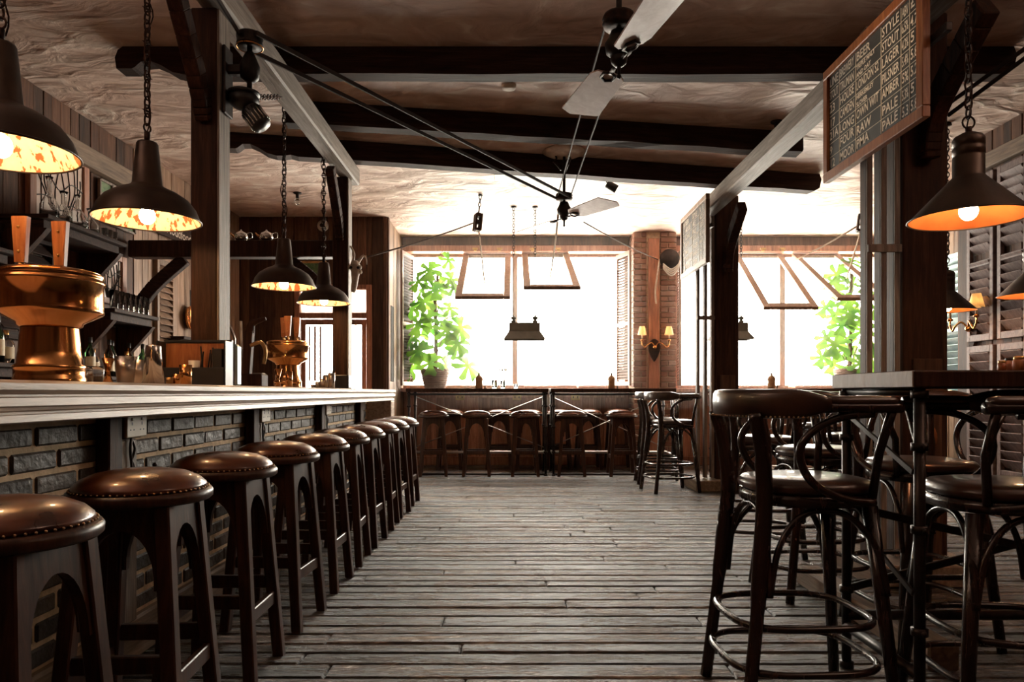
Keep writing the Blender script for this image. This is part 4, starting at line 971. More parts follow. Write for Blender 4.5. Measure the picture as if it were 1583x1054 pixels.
# unseen uplighters added on the side walls to brighten the near ceiling
for k, (x, y, rz, l) in enumerate(((-3.42,1.1,R(90),'added unseen uplighter on the back bar wall, brightening the ceiling'),(4.02,1.3,R(-90),'added unseen uplighter on the shuttered wall, brightening the ceiling'))):
    t = thing('added_uplighter', l, 'wall light', (x,y,2.35), rz, 'added ceiling uplighters'); mb = MB(); mb.lathe([(.001,-.10),(.04,-.08),(.10,.0),(.095,.0),(.035,-.07)], (0,-.13,0), 24, cap=False); mb.build('lamp_shade', M['copper'], t)
    mb = MB(); mb.tube([(0,-.005,-.12),(0,-.10,-.09)], .012, 8); mb.box((0,.0,-.12),(.08,.02,.14),.006); mb.build('wall_bracket', M['iron'], t)
    ul = bpy.data.lights.new('ceiling_fill_light', 'SPOT'); ul.energy = 330; ul.color = (1,.80,.66); ul.spot_size = R(125); ul.spot_blend = 1; ul.shadow_soft_size = .06
    uo = bpy.data.objects.new('ceiling_fill_light', ul); COL.objects.link(uo); uo.parent = t; uo.location = (0,-.13,.01); uo.rotation_euler = Vector((0,-.55,.85)).to_track_quat('-Z','Y').to_euler()
# ================================================================= SHUTTERS
def shutter(p, wv, z0, z1, label, mat, louv, n=14, group=None, tilt=1, lm=None):
    """p: hinge foot (x,y); wv: horizontal vector across the panel"""
    wv = Vector((*wv, 0)); Wd = wv.length; an = math.atan2(wv.y, wv.x); H = z1-z0
    t = thing('louvred_shutter', label, 'shutter', (p[0],p[1],z0), an, group); mb = MB(); f = .045
    mb.b6(0,f,-.018,.018,0,H); mb.b6(Wd-f,Wd,-.018,.018,0,H); mb.b6(f,Wd-f,-.018,.018,0,f*1.3); mb.b6(f,Wd-f,-.018,.018,H-f*1.3,H)
    if H > 1.2: mb.b6(f,Wd-f,-.018,.018,H*.45,H*.45+.05)
    mb.build('frame', mat, t); mb = MB()
    zz = f*1.3+.03; st = (H-f*2.6-.02)/n
    for k in range(n):
        zc = zz+st*k
        if H > 1.2 and abs(zc-H*.45-.025) < .045: continue
        mb.box((Wd/2,0,zc+st*.3), (Wd-2*f-.004,.008,st*1.25), .002, Rm=Matrix.Rotation(R(38)*tilt,3,'X'))
    mb.build('louvres', lm or mat, t); return t
gw = 'folded louvred shutters at the windows'
shutter((-1.565,9.92), (.10,.43), 1.15, 3.04, 'tall louvred shutter folded beside the monstera plant', M['lightframe'], 1, 44, gw, 1, M['post'])
shutter((1.63,9.93), (-.13,.42), 1.15, 3.04, 'tall louvred shutter against the bar side of the brick pier', M['lightframe'], 1, 44, gw, 1, M['post'])
shutter((2.33,9.95), (.06,.40), 1.15, 3.04, 'tall orange-brown louvred shutter past the brick pier', M['lightframe'], 1, 44, gw, 1, M['orangewood'])
gs = 'mauve louvred shutters on the shuttered wall'
for k, (ya, nm) in enumerate(((6.02,'next to the wall light'),(5.62,'second along from the wall light'),(5.22,'third along from the wall light'),(4.82,'fourth along from the wall light'))):
    shutter((4.072,ya), (0,.35), 1.50, 2.94, 'upper mauve louvred shutter, '+nm, M['shutter'], 1, 17, gs, -1)
    shutter((4.072,ya), (0,.35), .35, 1.46, 'lower mauve louvred shutter, '+nm, M['shutter'], 1, 13, gs, -1)
shutter((5.54,8.7), (0,.5), 1.0, 2.8, 'pale shutter in the far alcove beyond the near column', M['blueish'], 1, 20, None, -1)
shutter((-3.47,6.9), (0,.36), 1.2, 2.36, 'brown louvred shutter behind the curved brace at the back bar', M['planks_light'], 1, 16, None, -1)
shutter((-3.47,4.75), (0,.62), 1.42, 2.2, 'dark louvred panel under the upper glass shelf', M['beam'], 1, 8, None, -1)

# ================================================================= BACK BAR
def leaded(y0, y1, z0, z1, label, seed):
    t = thing('leaded_glass_panel', label, 'leaded glass', (-3.47, y0, z0), 0, 'leaded glass panels behind the bar'); Wd = y1-y0; H = z1-z0; mb = MB()
    mb.b6(-.02,.02,-.07,0,-.05,H+.05); mb.b6(-.02,.02,Wd,Wd+.07,-.05,H+.05); mb.b6(-.02,.02,0,Wd,-.05,0); mb.b6(-.02,.02,0,Wd,H,H+.05); mb.build('frame', M['redwood'], t)
    mb = MB(); mb.b6(-.004,.004,0,Wd,0,H,0); mb.build('glass', M['stain'], t)
    r2 = random.Random(seed); mb = MB()
    for x in (.12,.88): mb.tube([(.006,Wd*x,0),(.006,Wd*x,H)], .0045, 5)
    for k in range(4):
        for s_ in (-1,1):
            b = .5+s_*.04*k; mb.tube(spline([(.006,Wd*b,0),(.006,Wd*(.5+s_*(.08+.07*k)),H*(.25+.05*k)),(.006,Wd*(.5+s_*(.10+.11*k)),H*(.5+.04*k)),(.006,Wd*(.5+s_*(.02+.14*k)),H*(.8+.05*k if k < 3 else .78))],5), .0045, 5)
    for z in (.33,.62): mb.tube(spline([(.006,0,H*z),(.006,Wd*.25,H*(z+.05)),(.006,Wd*.5,H*(z-.1)),(.006,Wd*.75,H*(z+.05)),(.006,Wd,H*z)],5), .0045, 5)
    mb.build('lead_cames', M['iron'], t)
leaded(5.15, 5.72, 2.30, 2.86, 'pale stained glass panel with tulip leadwork above the glass shelf', 1)
leaded(5.93, 6.28, 1.86, 2.2, 'stained glass panel with swirling leadwork above the tumbler shelf', 2)
leaded(4.1, 4.6, 1.5, 2.1, 'stained glass panel behind the tap handles', 3)
def small_window(y0, y1, z0, z1, label):
    t = thing('lattice_panel', label, 'lattice panel', (-3.475,y0,z0)); Wd, H = y1-y0, z1-z0; mb = MB()
    for i in range(4): mb.b6(0,.025,Wd*i/3-.01,Wd*i/3+.01,0,H,.002)
    for i in range(4): mb.b6(0,.022,.011,Wd-.011,H*i/3-.01,H*i/3+.01,.002)
    mb.build('lattice', M['greypost'], t); mb = MB(); mb.b6(.004,.008,0,Wd,0,H,0); mb.build('green_glass', M['greenglass'], t)
small_window(5.95, 6.5, 2.50, 2.84, 'small green-glazed lattice panel high on the back bar wall')
def shelf(y0, y1, z, dep, label, bz=.3):
    t = thing('wall_shelf', label, 'shelf', (-3.49,y0,z), 0, 'bracketed shelves on the back bar wall'); Wd = y1-y0; mb = MB(); mb.b6(0,dep,0,Wd,-.03,0,.004); mb.b6(0,dep-.05,.03,Wd-.03,-.09,-.031,.003); mb.build('board', M['beam'], t)
    for y in (.02, Wd-.07):
        mb = MB(); mb.prism([(0,-.092),(dep-.02,-.092),(dep-.05,-.13),(.03,-bz),(0,-bz)], lambda a, z: (a,y,z), lambda a, z: (a,y+.05,z)); mb.build('bracket', M['post'], t)
shelf(4.80, 5.78, 2.26, .35, 'upper dark shelf with decanters on triangular brackets', .42)
shelf(5.62, 6.32, 1.72, .34, 'lower dark shelf holding the row of tumblers', .42)
shelf(4.0, 4.70, 1.98, .22, 'narrow shelf with bottles behind the tap handles', .2)
shelf(2.6, 5.0, 1.24, .30, 'low bottle shelf behind the big copper font', .15)
shelf(5.3, 6.6, 1.18, .30, 'low bottle shelf behind the cocktail shakers', .15)
shelf(7.15, 8.05, 1.62, .18, 'small bracket shelf on the pale planks beyond the brace', .14)
o = MB(); o.box((0,0,.5),(.55,7.6,1.0),.006); o = o.build('back_counter', M['planks']); o.location = (-3.205,2.9,0); tag(o, 'brown wooden back counter along the wall behind the bar', 'counter')
# glassware --------------------------------------------------------
def tumbler(r=.035, h=.12):
    mb = MB(); mb.lathe([(.0001,0),(r*.82,0),(r*.85,.004),(r,h),(r-.003,h),(r*.80,.014),(.0001,.014)], seg=18, cap=False); return mb
def decanter(r, h, nk):
    mb = MB(); mb.lathe([(.0001,0),(r*.9,0),(r,.02),(r*.95,h*.35),(r*.55,h*.52),(nk,h*.62),(nk,h*.9),(nk*1.6,h),(nk*1.3,h),(nk*.7,h*.9),(nk*.7,h*.64),(r*.5,h*.53),(r*.88,h*.35),(r*.92,.02),(.0001,.012)], seg=24, cap=False); return mb
for y, r, h, nk, mt, l in ((4.98,.06,.30,.016,'glass','tall clear decanter nearest the camera on the upper shelf'),(5.14,.055,.24,.018,'glass','clear decanter second along the upper shelf'),(5.30,.075,.26,.014,'glass','round bellied decanter in the middle of the upper shelf'),(5.47,.06,.20,.02,'glass','wide necked carafe on the upper shelf')):
    o = decanter(r,h,nk).build('decanter', M[mt]); o.location = (-3.25,y,2.261); tag(o, l, 'decanter', 'decanters on the upper shelf')
for k, y in enumerate((5.57,5.635,5.70,5.75)):
    o = tumbler(.026,.075).build('drinking_glass', M['glass']) if k == 0 else o.copy()
    if k: COL.objects.link(o)
    o.location = (-3.20+.0*k,y,2.261) if k < 3 else (-3.27,5.745,2.261); tag(o, 'small shot glass at the far end of the upper shelf', 'glass', 'shot glasses on the upper shelf')
for k in range(7):
    o = tumbler(.036,.15).build('drinking_glass', M['glass']) if k == 0 else o.copy()
    if k: COL.objects.link(o)
    o.location = (-3.20, 5.70+k*.08, 1.7205); tag(o, 'tall straight tumbler in the row on the lower shelf', 'glass', 'tumblers on the lower shelf')
o = MB(); o.lathe([(.0001,0),(.035,0),(.045,.14),(.04,.14),(.03,.012),(.0001,.012)], seg=18, cap=False); o = o.build('mint_glass', M['greenbottle']); o.location = (-3.27,6.255,1.7205); tag(o, 'green tinted glass at the end of the tumbler row', 'glass')
def bottle(kind):
    t = thing('bottle', '', 'bottle'); r, h = (.037,.30) if kind != 'short' else (.045,.22)
    mb = MB(); mb.lathe([(.0001,0),(r,0),(r,h*.6),(r*.7,h*.70),(.014,h*.76),(.013,h*.95),(.0001,h*.95)], seg=18, cap=False); bb = mb.build('bottle_body', M[{'dark':'brownglass','green':'greenbottle','short':'glass'}[kind]], t)
    mb = MB(); mb.lathe([(.0155,h*.86),(.0155,h),(.0001,h)], seg=14, cap=False); mb.build('cap', M['black'] if kind != 'short' else M['brass'], t)
    mb = MB(); mb.lathe([(r+.0008,h*.15),(r+.0008,h*.5)], seg=18, cap=False); mb.build('label_band', M['paper'], bb); return t
protos = {}
def put_bottle(kind, x, y, z, label, group):
    if kind not in protos: protos[kind] = o = bottle(kind); o.location = (x,y,z); o['label'] = label; o['group'] = group
    else: dup(protos[kind], (x,y,z), rnd.uniform(0,6), label, group)
ks = ['short','dark','green']
for k in range(14):
    y = 2.75+k*.16; put_bottle(ks[k % 3] if k != 13 else 'dark', -3.33+.06*(k % 2), y, 1.2405, {'short':'clear squat bottle with pale label on the low shelf behind the copper font','dark':'brown bottle with cream label on the low shelf behind the copper font','green':'green bottle with cream label on the low shelf behind the copper font'}[ks[k%3] if k != 13 else 'dark'], {'short':'clear bottles on the low shelf','dark':'brown bottles on the low shelf','green':'green bottles on the low shelf'}[ks[k%3] if k != 13 else 'dark'])
for k in range(9):
    y = 5.38+k*.13; kk = ks[(k+1) % 3]; put_bottle(kk, -3.33+.05*(k % 2), y, 1.1805, {'short':'clear squat bottle on the low shelf behind the cocktail shakers','dark':'brown bottle on the low shelf behind the cocktail shakers','green':'green bottle on the low shelf behind the cocktail shakers'}[kk], {'short':'clear bottles behind the shakers','dark':'brown bottles behind the shakers','green':'green bottles behind the shakers'}[kk])
for k in range(4): put_bottle('dark' if k % 2 else 'short', -3.38, 4.08+k*.15, 1.9805, 'brown bottle on the narrow shelf behind the tap handles' if k % 2 else 'clear bottle on the narrow shelf behind the tap handles', 'brown bottles on the narrow shelf' if k % 2 else 'clear bottles on the narrow shelf')
# round copper pan, sign, CCTV, framed print, bulbs
t = thing('copper_pan', 'round copper pan hanging on the pale planks beyond the curved brace', 'pan', (-3.47,7.62,1.85)); mb = MB()
mb.lathe([(.001,0),(.12,0),(.135,.04),(.130,.04),(.115,.008),(.001,.008)], (0,0,0), 28, Matrix.Rotation(R(90),3,'Y')); mb.build('pan_bowl', M['copper'], t)
mb = MB(); mb.bar((.01,0,.13),(.01,0,.30),.02,.008,(1,0,0)); mb.build('handle', M['iron'], t)
t = thing('wall_sign', 'dark lettered sign strip high on the wall beyond the lattice panel', 'sign', (-3.46,7.1,2.60)); mb = MB(); mb.b6(0,.02,-.22,.72,0,.17,.003); mb.build('board', M['beam'], t)
mb = MB(); mb.box((.022,-.15,.085),(.004,.05,.12),.001)
text_mesh(mb, 'Noddfoods', .13, lambda X, Y, Z: (.022+Z, -.05+X, .04+Y)); mb.build('lettering', M['bone'], t, recalc=False)
t = thing('security_camera', 'white dome security camera on the back plank wall', 'camera', (-2.43,9.05,3.18)); mb = MB(); mb.lathe([(.001,.0),(.07,0),(.075,.02),(.06,.04),(.001,.04)], (0,.04,0), 24, Matrix.Rotation(R(90),3,'X')); mb.ball((0,-.0,0), .06, 18); mb.build('housing', M['white'], t)
mb = MB(); mb.ball((.0,-.045,-.01), .026, 12); mb.build('lens', M['black'], t)
t = thing('framed_print', 'small gold-framed green print on the back plank wall above the door', 'framed print', (-2.55,9.085,2.50)); mb = MB()
for a in ((-.16,.16,-.0,.03),(-.16,.16,.20,.23)): mb.b6(a[0],a[1],-.02,0,a[2],a[3])
for x in (-.16,.13): mb.b6(x,x+.03,-.02,0,.03,.20)
mb.build('frame', M['brass'], t); mb = MB(); mb.b6(-.13,.13,-.008,0,.03,.20,0); mb.build('print', M['greenglass'], t)
def ceiling_bulb(x, y, label):
    t = thing('ceiling_bulb', label, 'bare bulb', (x,y,CZ-.001), 0, 'bare bulbs on the ceiling'); mb = MB(); mb.lathe([(.05,0),(.045,-.012),(.02,-.02),(.018,-.06),(.001,-.06)], seg=16); mb.build('bulb_holder', M['iron'], t)
    mb = MB(); mb.ball((0,0,-.10), .03, 12, (1,1,1.4)); mb.build('bulb', M['glass'], t)
ceiling_bulb(-2.43, 8.0, 'bare unlit bulb on the ceiling above the far end of the bar'); ceiling_bulb(2.18, 5.9, 'bare unlit bulb on the ceiling beside the lengthwise beam by the chalkboards')
t = thing('smoke_detector', 'round white smoke detector between the first two crossbeams', 'smoke detector', (-.035,5.2,CZ-.001)); mb = MB(); mb.lathe([(.001,-.03),(.03,-.035),(.05,-.028),(.055,0)], seg=24); mb.build('housing', M['bone'], t)
t = thing('spot_lamp', 'small black spotlight hanging behind the far crossbeam', 'spotlight', (.96,7.35,CZ-.001)); mb = MB(); mb.tube([(0,0,0),(0,0,-.08)], .008, 8); mb.lathe([(.03,0),(.04,.01),(.045,.12),(.001,.12)], (0,0,-.09), 18, Matrix.Rotation(R(120),3,'Y')); mb.build('spot_body', M['black'], t)
t = thing('spot_lamp', 'added unseen spotlight above the aisle brightening the large chalkboard', 'spotlight', (.55,2.2,CZ-.001)); mb = MB(); mb.tube([(0,0,0),(0,0,-.10)], .008, 8); Ms = bar_M((0,0,0),(1.37,1.55,-.47)); mb.lathe([(.001,-.06),(.035,-.05),(.045,.06),(.04,.06),(.03,-.03)], (0,0,-.13), 18, Ms, cap=False); mb.build('spot_body', M['black'], t)  # out-of-view spotlight added for the warm pool on the board
sl = bpy.data.lights.new('added_spot_light', 'SPOT'); sl.energy = 75; sl.color = (1,.72,.42); sl.spot_size = R(22); sl.spot_blend = 1; sl.shadow_soft_size = .03
so = bpy.data.objects.new('added_spot_light', sl); COL.objects.link(so); so.parent = t; so.location = (.06,.07,-.15); so.rotation_euler = Vector((1.37,1.55,-.47)).to_track_quat('-Z','Y').to_euler()
o = MB(); o.box((0,0,-.02),(1.1,.22,.038),.006); o = o.build('ceiling_panel', M['bone']); o.location = (.35,7.32,CZ-.001); tag(o, 'long pale flat unit on the ceiling behind the far crossbeam', 'ceiling unit')
# silverware on the cross timber
for x, l in ((-2.47,'first'),(-2.24,'second')):
    t = thing('metal_teapot', 'small shiny metal teapot on the cross timber, '+('nearer the wall' if l == 'first' else 'nearer the lamp chain'), 'teapot', (x,6.45,2.4215), 0, 'metal pots on the cross timber'); mb = MB()
    mb.lathe([(.001,0),(.035,0),(.055,.02),(.06,.045),(.045,.075),(.02,.088),(.008,.095),(.008,.105),(.001,.107)], seg=22); mb.build('pot_body', M['chrome'], t)
    mb = MB(); mb.tube(spline([(.05,0,.07),(.095,0,.075),(.095,0,.03),(.052,0,.02)],5), .005, 6); mb.build('handle', M['chrome'], t)
    mb = MB(); mb.tube([(-.05,0,.03),(-.085,0,.06),(-.10,0,.08)], [.012,.008,.006], 8); mb.build('spout', M['copper'], t)

# ================================================================= ON THE BAR
BZ = 1.0835
def font(x, y, rz, label, handles):
    t = thing('beer_font', label, 'beer font', (x,y,BZ), rz, 'copper beer fonts on the bar'); mb = MB()
    mb.lathe([(.102,0),(.104,.012),(.100,.018),(.101,.045),(.104,.052),(.094,.06),(.088,.10),(.082,.175)], seg=48, cap=False); mb.k = 0; mb.build('pedestal', M['copper'], t)
    mb = MB(); mb.lathe([(.080,.176),(.092,.182),(.095,.192),(.150,.222),(.155,.228),(.153,.236),(.153,.315),(.158,.320),(.158,.328),(.152,.332),(.152,.340),(.156,.345),(.150,.354),(.128,.362),(.0001,.364)], seg=64); mb.build('drum', M['copper'], t)
    for hx, hy in handles:
        mb = MB(); mb.tube([(hx,hy,.35),(hx,hy,.40)], .010, 8); ts = mb.build('tap_stem', M['brass'], t)
        mb = MB(); mb.leg((hx,hy,.395),(hx,hy,.545),.034,.052,.022,.026); mb.k = 1
        for z in (.43,.51): mb.ball((hx,hy-.013,z), .005, 8)
        mb.build('tap_handle', [M['orangewood'], M['brass']], ts)
    return t
font(-1.505, 2.31, 0, 'large polished copper beer font at the near end of the bar', [(-.115,.03),(-.03,.10)])
font(-1.72, 5.42, 0, 'polished copper beer font in front of the bright street door', [(-.05,.06),(.05,.06),(.02,-.06)])
def tin(name, prof, mat, x, y, label, cat, group=None):
    mb = MB(); mb.lathe(prof, seg=28, cap=False); o = mb.build(name, M[mat]); o.location = (x,y,BZ); tag(o, label, cat, group); return o
def cup(r0, r1, h): return [(.0001,0),(r0,0),(r1,h),(r1-.002,h),(r0-.002,.006),(.0001,.006)]
g = 'steel cocktail tins on the bar'
def px(p, y): return (p-794)/1100*y
tin('jigger', [(.0001,.0),(.022,.0),(.007,.045),(.007,.05),(.024,.105),(.022,.105),(.005,.055),(.0001,.055)], 'copper', px(167,2.85), 2.85, 'small double-ended jigger beside the shakers', 'jigger')
tin('cocktail_shaker', cup(.030,.042,.115), 'steel', px(194,2.9), 2.9, 'open steel shaker tin nearest the jigger', 'shaker', g)
tin('cocktail_shaker', cup(.026,.038,.110), 'steel', px(212,3.12), 3.12, 'shorter steel shaker tin in the middle of the group', 'shaker', g)
tin('cocktail_shaker', [(.0001,.165),(.028,.165),(.030,.16),(.043,0),(.040,0),(.0001,.01)], 'chrome', px(237,2.98), 2.98, 'tall upturned chrome shaker in front of the dark caddy', 'shaker', g)
tin('bar_cup', cup(.014,.016,.035), 'brass', px(262,3.15), 3.15, 'tiny brass measure before the caddy', 'measure')
tin('bar_cup', cup(.016,.017,.05), 'copper', px(273,3.18), 3.18, 'small copper measure before the caddy', 'measure')
tin('bar_cup', cup(.025,.026,.088), 'copper', px(287,3.1), 3.1, 'copper straight cup before the caddy', 'cup')
def jar(x, y, r, h, label):
    t = thing('garnish_jar', label, 'jar', (x,y,BZ), 0, 'garnish jars on the bar'); mb = MB(); mb.lathe([(.0001,0),(r,0),(r,h*.8),(r*.8,h),(r*.76,h),(r*.94,h*.8),(r*.94,.006),(.0001,.006)], seg=20, cap=False); mb.build('glass_body', M['glass'], t)
    mb = MB(); mb.lathe([(.0001,.007),(r*.9,.007),(r*.9,h*.45),(.0001,h*.45)], seg=16, cap=False); mb.build('contents', M['orangewood'], t)
jar(px(128,2.75), 2.75, .035, .07, 'squat garnish jar beside the big copper font'); jar(px(148,2.9), 2.9, .03, .075, 'narrow garnish jar between the font and the jigger')
t = thing('bar_caddy', 'dark open caddy with a brown back panel standing against the near bar post', 'caddy', (px(302,3.38),3.38,BZ)); mb = MB(); h = .205; w_ = .155
mb.b6(-w_,w_,.03,.042,0,h,.002); mb.build('back_panel', M['orangewood'], t); mb = MB()
mb.b6(-w_-.008,-w_,-.05,.042,0,h+.006,.002); mb.b6(w_,w_+.008,-.05,.042,0,h+.006,.002); mb.b6(-w_-.008,w_+.008,.024,.046,h+.001,h+.014,.002); mb.b6(-w_,w_,-.05,-.042,0,.085,.002); mb.b6(-w_,w_,-.041,.03,0,.008,.001); mb.build('tray', M['black'], t)
mb = MB()
for k in range(9): a = .02+k*.012; mb.tube([(a,-.01,.02),(a+rnd.uniform(-.02,.02),-.0,.17+rnd.uniform(-.03,.02))], .0035, 5)
mb.box((.115,-.01,.10),(.05,.04,.15),.004); mb.build('black_straws', M['black'], t)
mb = MB(); mb.lathe(cup(.02,.026,.11), (-.0,-.012,.009), 18, cap=False); mb.build('straw_cup', M['white'], t)
t = thing('card_terminal', 'upright pale blue metal dispenser beside the near bar post', 'dispenser', (px(362,3.75),3.75,BZ)); mb = MB(); mb.box((0,0,.11),(.055,.07,.22),.012); mb.build('body', M['blueish'], t)
mb = MB(); mb.lathe([(.001,0),(.012,0),(.012,.004),(.001,.004)], (0,-.036,.19), 14, Matrix.Rotation(R(90),3,'X')); mb.build('keyhole', M['black'], t)
mb = MB(); mb.tube(spline([(0,0,.22),(0,0,.26),(-.02,0,.31),(-.05,0,.36)],5), .007, 8); mb.build('bent_spout', M['chrome'], t)
t = thing('hand_pump', 'dark carved hand pump with curved spout beside the second font', 'beer pump', (px(389,4.3),4.3,BZ)); mb = MB()
mb.box((0,0,.04),(.16,.12,.08),.008); mb.leg((-.03,0,.08),(-.01,0,.34),.05,.045); mb.tube(spline([(-.01,0,.33),(0,0,.38),(.04,0,.40),(.085,0,.415)],5), [.026,.026,.026,.026,.024,.022,.02,.02,.018,.016,.015,.015,.014,.013,.012,.012], 10); mb.build('pump_body', M['post'], t)
mb = MB(); mb.tube(spline([(-.0,-.02,.25),(.06,-.02,.27),(.09,-.02,.22),(.08,-.02,.14)],5), .012, 8); mb.build('spout', M['brass'], t)
mb = MB(); mb.tube([(-.06,0,.08),(-.065,0,.40)], .008, 8); mb.build('lever', M['bone'], t)
o = MB(); o.box((0,0,.045),(.065,.06,.09),.006); o = o.build('napkin_box', M['greymetal']); o.location = (px(405,4.5),4.45,BZ); tag(o, 'small grey napkin box next to the hand pump', 'box')
tin('jigger', [(.0001,.0),(.022,.0),(.007,.05),(.007,.055),(.026,.125),(.024,.125),(.005,.06),(.0001,.06)], 'copper', px(430,4.7), 4.7, 'double-ended jigger in front of the second font', 'jigger')
tin('bar_cup', cup(.022,.023,.11), 'copper', px(447,4.75), 4.75, 'tall straight copper cup in front of the second font', 'cup')
for k in range(5): tin('bar_cup', cup(.016+.002*k,.018+.002*k,.03+.022*k), 'steel', px(484+k*7.2,5.45+.0*k), 5.45, 'steel measuring cup number %s by height in the rising row' % ['one','two','three','four','five'][k], 'measure', 'steel measures in a rising row')
t = thing('straw_holder', 'dark compartment holder for napkins and straws near the far bar post', 'holder', (px(521,5.75),5.75,BZ)); mb = MB(); mb.box((0,0,.055),(.21,.10,.11),.006); mb.build('holder_box', M['black'], t)
mb = MB()
for k in range(6): mb.tube([(-.08+.01*k,0,.1),(-.09+.015*k,0,.16+.01*(k % 3))], .004, 5)
mb.build('black_straws', M['black'], t)

# ================================================================= ON THE TABLES AND SILLS
def jute_bottle(x, y, z, label):
    t = thing('wrapped_bottle', label, 'condiment bottle', (x,y,z), 0, 'paper-wrapped condiment bottles'); mb = MB()
    mb.lathe([(.0001,0),(.046,0),(.05,.03),(.046,.09),(.052,.125),(.038,.155),(.018,.17)], seg=16, cap=False); mb.build('wrap', M['kraft'], t)
    mb = MB(); mb.lathe([(.015,.165),(.013,.19),(.016,.20),(.0001,.205)], seg=12, cap=False); mb.build('stopper', M['trunk'], t)
    mb = MB(); mb.box((.075,0,.018),(.02,.02,.036),.003); mb.build('price_tag', M['trunk'], t)
jute_bottle(-.45, 9.3, 1.106, 'paper-wrapped bottle on the window table below the left-hand sash'); jute_bottle(1.28, 9.3, 1.106, 'paper-wrapped bottle on the window table near the brick pier'); jute_bottle(3.37, 9.3, 1.106, 'paper-wrapped bottle on the second window table')
t = thing('cutlery_pot', 'glass pot of upright cutlery on the window table by the mullion', 'cutlery pot', (-.14,9.3,1.106)); mb = tumbler(.035,.10); mb.build('glass_pot', M['glass'], t); mb = MB()
for k in range(7): a = k*.9; mb.tube([(.01*math.cos(a),.01*math.sin(a),.016),(.04*math.cos(a),.03*math.sin(a),.24)], .005, 5); mb.ball((.042*math.cos(a),.032*math.sin(a),.245), .012, 8, (1,.5,1.6))
mb.build('cutlery', M['steel'], t)
t = thing('handled_jug', 'small glass jug with dark handle beside the cutlery pot', 'jug', (-.25,9.32,1.106)); mb = tumbler(.04,.11); mb.build('glass_body', M['glass'], t); mb = MB(); mb.tube(spline([(.036,0,.15),(.06,0,.15),(.065,0,.10),(.045,0,.03)],4), .006, 6); mb.box((.012,0,.152),(.09,.03,.012),.003); mb.build('handle', M['black'], t)
t = thing('tealight', 'small glass tealight on the window table in line with the mullion', 'tealight', (.03,9.25,1.106)); mb = tumbler(.03,.06); mb.build('glass_holder', M['glass'], t); mb = MB(); mb.tube([(0,0,.0145),(0,0,.03)], .022, 12); mb.build('wax', M['orangewood'], t)
for x, wd, l in ((.38,.46,'past the mullion'),(1.12,.40,'nearer the brick pier'),(-.95,.3,'behind the pot'),(3.3,.5,'before the second mullion'),(4.25,.5,'behind the slanting sash')):
    o = MB(); o.box((0,0,.0175),(wd,.28,.035),.01); o = o.build('seat_pad', M['redwood']); o.location = (x,10.24,1.1155)
    if x == -.95: o.location = (-.60,10.24,1.1155)
    tag(o, 'flat brown seat pad lying on the window sill, '+l, 'seat pad', 'seat pads on the window sills')
def shaker_pot(x, y, r, h, mat, label):
    t = thing('condiment_pot', label, 'condiment pot', (x,y,1.1205), 0, 'condiment pots on the near table'); mb = MB(); mb.lathe([(.0001,0),(r,0),(r*1.02,h*.5),(r*.9,h*.8),(.0001,h*.8)], seg=20, cap=False); mb.build('pot_body', M[mat], t); mb = MB(); mb.lathe([(r*.85,h*.8),(r*.9,h*.85),(r*.8,h),(.0001,h)], seg=20, cap=False); mb.build('lid', M['brass'] if mat == 'orangewood' else M['iron'], t)
shaker_pot(px(1549,2.55), 2.55, .014, .045, 'orangewood', 'small orange condiment pot nearest the table leg'); shaker_pot(px(1561,2.62), 2.62, .017, .06, 'redwood', 'brown condiment pot in the middle of the three'); shaker_pot(px(1576,2.5), 2.5, .021, .058, 'orangewood', 'larger orange condiment pot at the picture edge')

# ================================================================= PLANTS
def leaf(mb, base, d_, up, size, r2):
    d_ = Vector(d_).normalized(); up = Vector(up); side = d_.cross(up).normalized(); nrm = side.cross(d_).normalized()
    n = 28; pts = []
    for k in range(n):
        a = PI*(k+.5)/n*2-PI; q = .5+.5*math.cos(a)
        rr = (.62+.38*abs(math.sin(a))**.8) if abs(a) > .5*PI else .62+.38*abs(math.sin(a))
        rr *= size*.62
        if abs(a) > .35 and abs(a) < 2.6 and k % 4 in (1,): rr *= .22
        if abs(a) > .35 and abs(a) < 2.6 and k % 4 == 2: rr *= .8
        u = size*.45+rr*math.cos(a)*.95; v = rr*math.sin(a)*.85
        dr = -.55*(max(u,0)/size)**2*size*.6-.25*abs(v)
        pts.append(base+d_*u+side*v+nrm*(dr+.0))
    c = base+d_*size*.45+nrm*(-.55*.45**2*size*.6)
    mb.add([c]+pts, [(0,1+k,1+(k+1) % n) for k in range(n)], True)
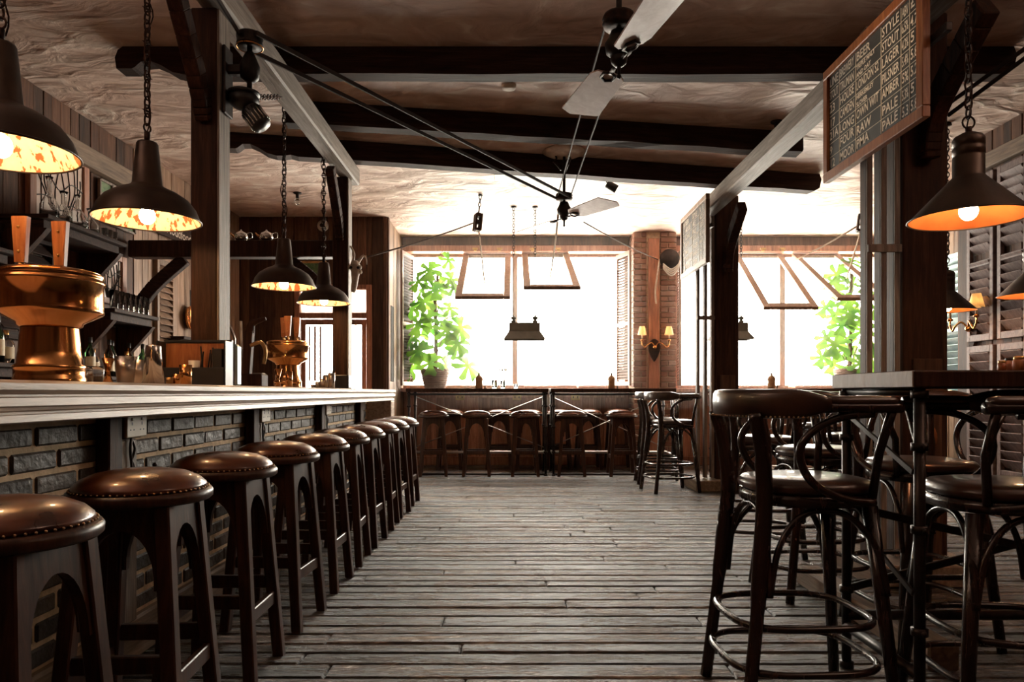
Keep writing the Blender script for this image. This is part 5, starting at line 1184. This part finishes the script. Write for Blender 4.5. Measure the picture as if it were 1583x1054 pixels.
def monstera(x, y, z, h, label, seed, spread, nleaf):
    r2 = random.Random(seed); t = thing('monstera_plant', label, 'potted plant', (x,y,z), 0, 'monstera plants at the windows')
    mb = MB(); mb.lathe([(.0001,0),(.15,0),(.155,.02),(.205,.25),(.212,.255),(.212,.275),(.195,.275),(.14,.03),(.0001,.03)], seg=24, cap=False)
    for k in range(9): zz = .03+k*.026; mb.tube([((.158+.05*zz/.25)*math.cos(2*PI*j/24)*(1+.015*(-1)**(j+k)), (.158+.05*zz/.25)*math.sin(2*PI*j/24)*(1+.015*(-1)**(j+k)), zz) for j in range(24)], .009, 5, closed=True)
    mb.build('pot', M['basket'], t); mb = MB(); mb.lathe([(.185,.235),(.0001,.245)], seg=20, cap=False); mb.build('soil', M['soil'], t)
    mb = MB(); mb.tube([(0,0,.2),(.02,0,.8),(.0,.0,h*.62),(.04,0,h*.86)], [.03,.028,.024,.018], 8); lv = MB()
    for k in range(nleaf):
        f = (k+.5)/nleaf; zz = .34+(h-.42)*f+r2.uniform(-.08,.08); an = k*2.4+r2.uniform(-.4,.4)
        ex = spread*(.30+.70*(1-f)**.5)*r2.uniform(.5,1.0)
        tip = Vector((math.cos(an)*ex, math.sin(an)*ex*.45-.05, zz+r2.uniform(-.02,.10)))
        if abs(tip.x) > spread: tip.x = spread*(1 if tip.x > 0 else -1)
        root = Vector((.01, 0, max(.25, zz-.25)))
        mb.tube(spline([root, root.lerp(tip,.5)+Vector((0,0,.10)), tip],4), .006, 5)
        dd = Vector((math.cos(an)*.8, math.sin(an)*.4-.25, -.75+r2.uniform(-.3,.3)))
        leaf(lv, tip, dd, (0,-.6,1) if dd.y < .9 else (0,0,1), r2.uniform(.36,.50)*(1-.25*f), r2)
    mb.build('stems', M['trunk'], t); lv.build('foliage', M['leaf'], t, recalc=False)
monstera(-1.12, 10.14, 1.1155, 1.90, 'tall monstera in a wicker pot on the sill beside the bar-side shutter', 5, .36, 30)
monstera(4.80, 10.17, 1.1155, 1.90, 'tall monstera on the sill of the second window behind the slanting sash', 9, .40, 30)
# ================================================================= ADDED GLARE HAZE
m = bpy.data.materials.new('glare_haze'); m.use_nodes = True; nt = m.node_tree; nt.nodes.remove(nt.nodes['Principled BSDF'])  # scattering slab added to imitate lens glare round the windows
vs_ = nt.nodes.new('ShaderNodeVolumeScatter'); vs_.inputs['Density'].default_value = .13; vs_.inputs['Anisotropy'].default_value = .55; vs_.inputs['Color'].default_value = (1,.86,.74,1)
nt.links.new(vs_.outputs[0], nt.nodes['Material Output'].inputs['Volume'])
mb = MB(); mb.b6(-1.6, 5.5, 9.64, 9.88, .84, 3.28, 0); tag(mb.build('haze', m), 'thin haze added before the windows to imitate their glare', 'haze', kind='stuff')
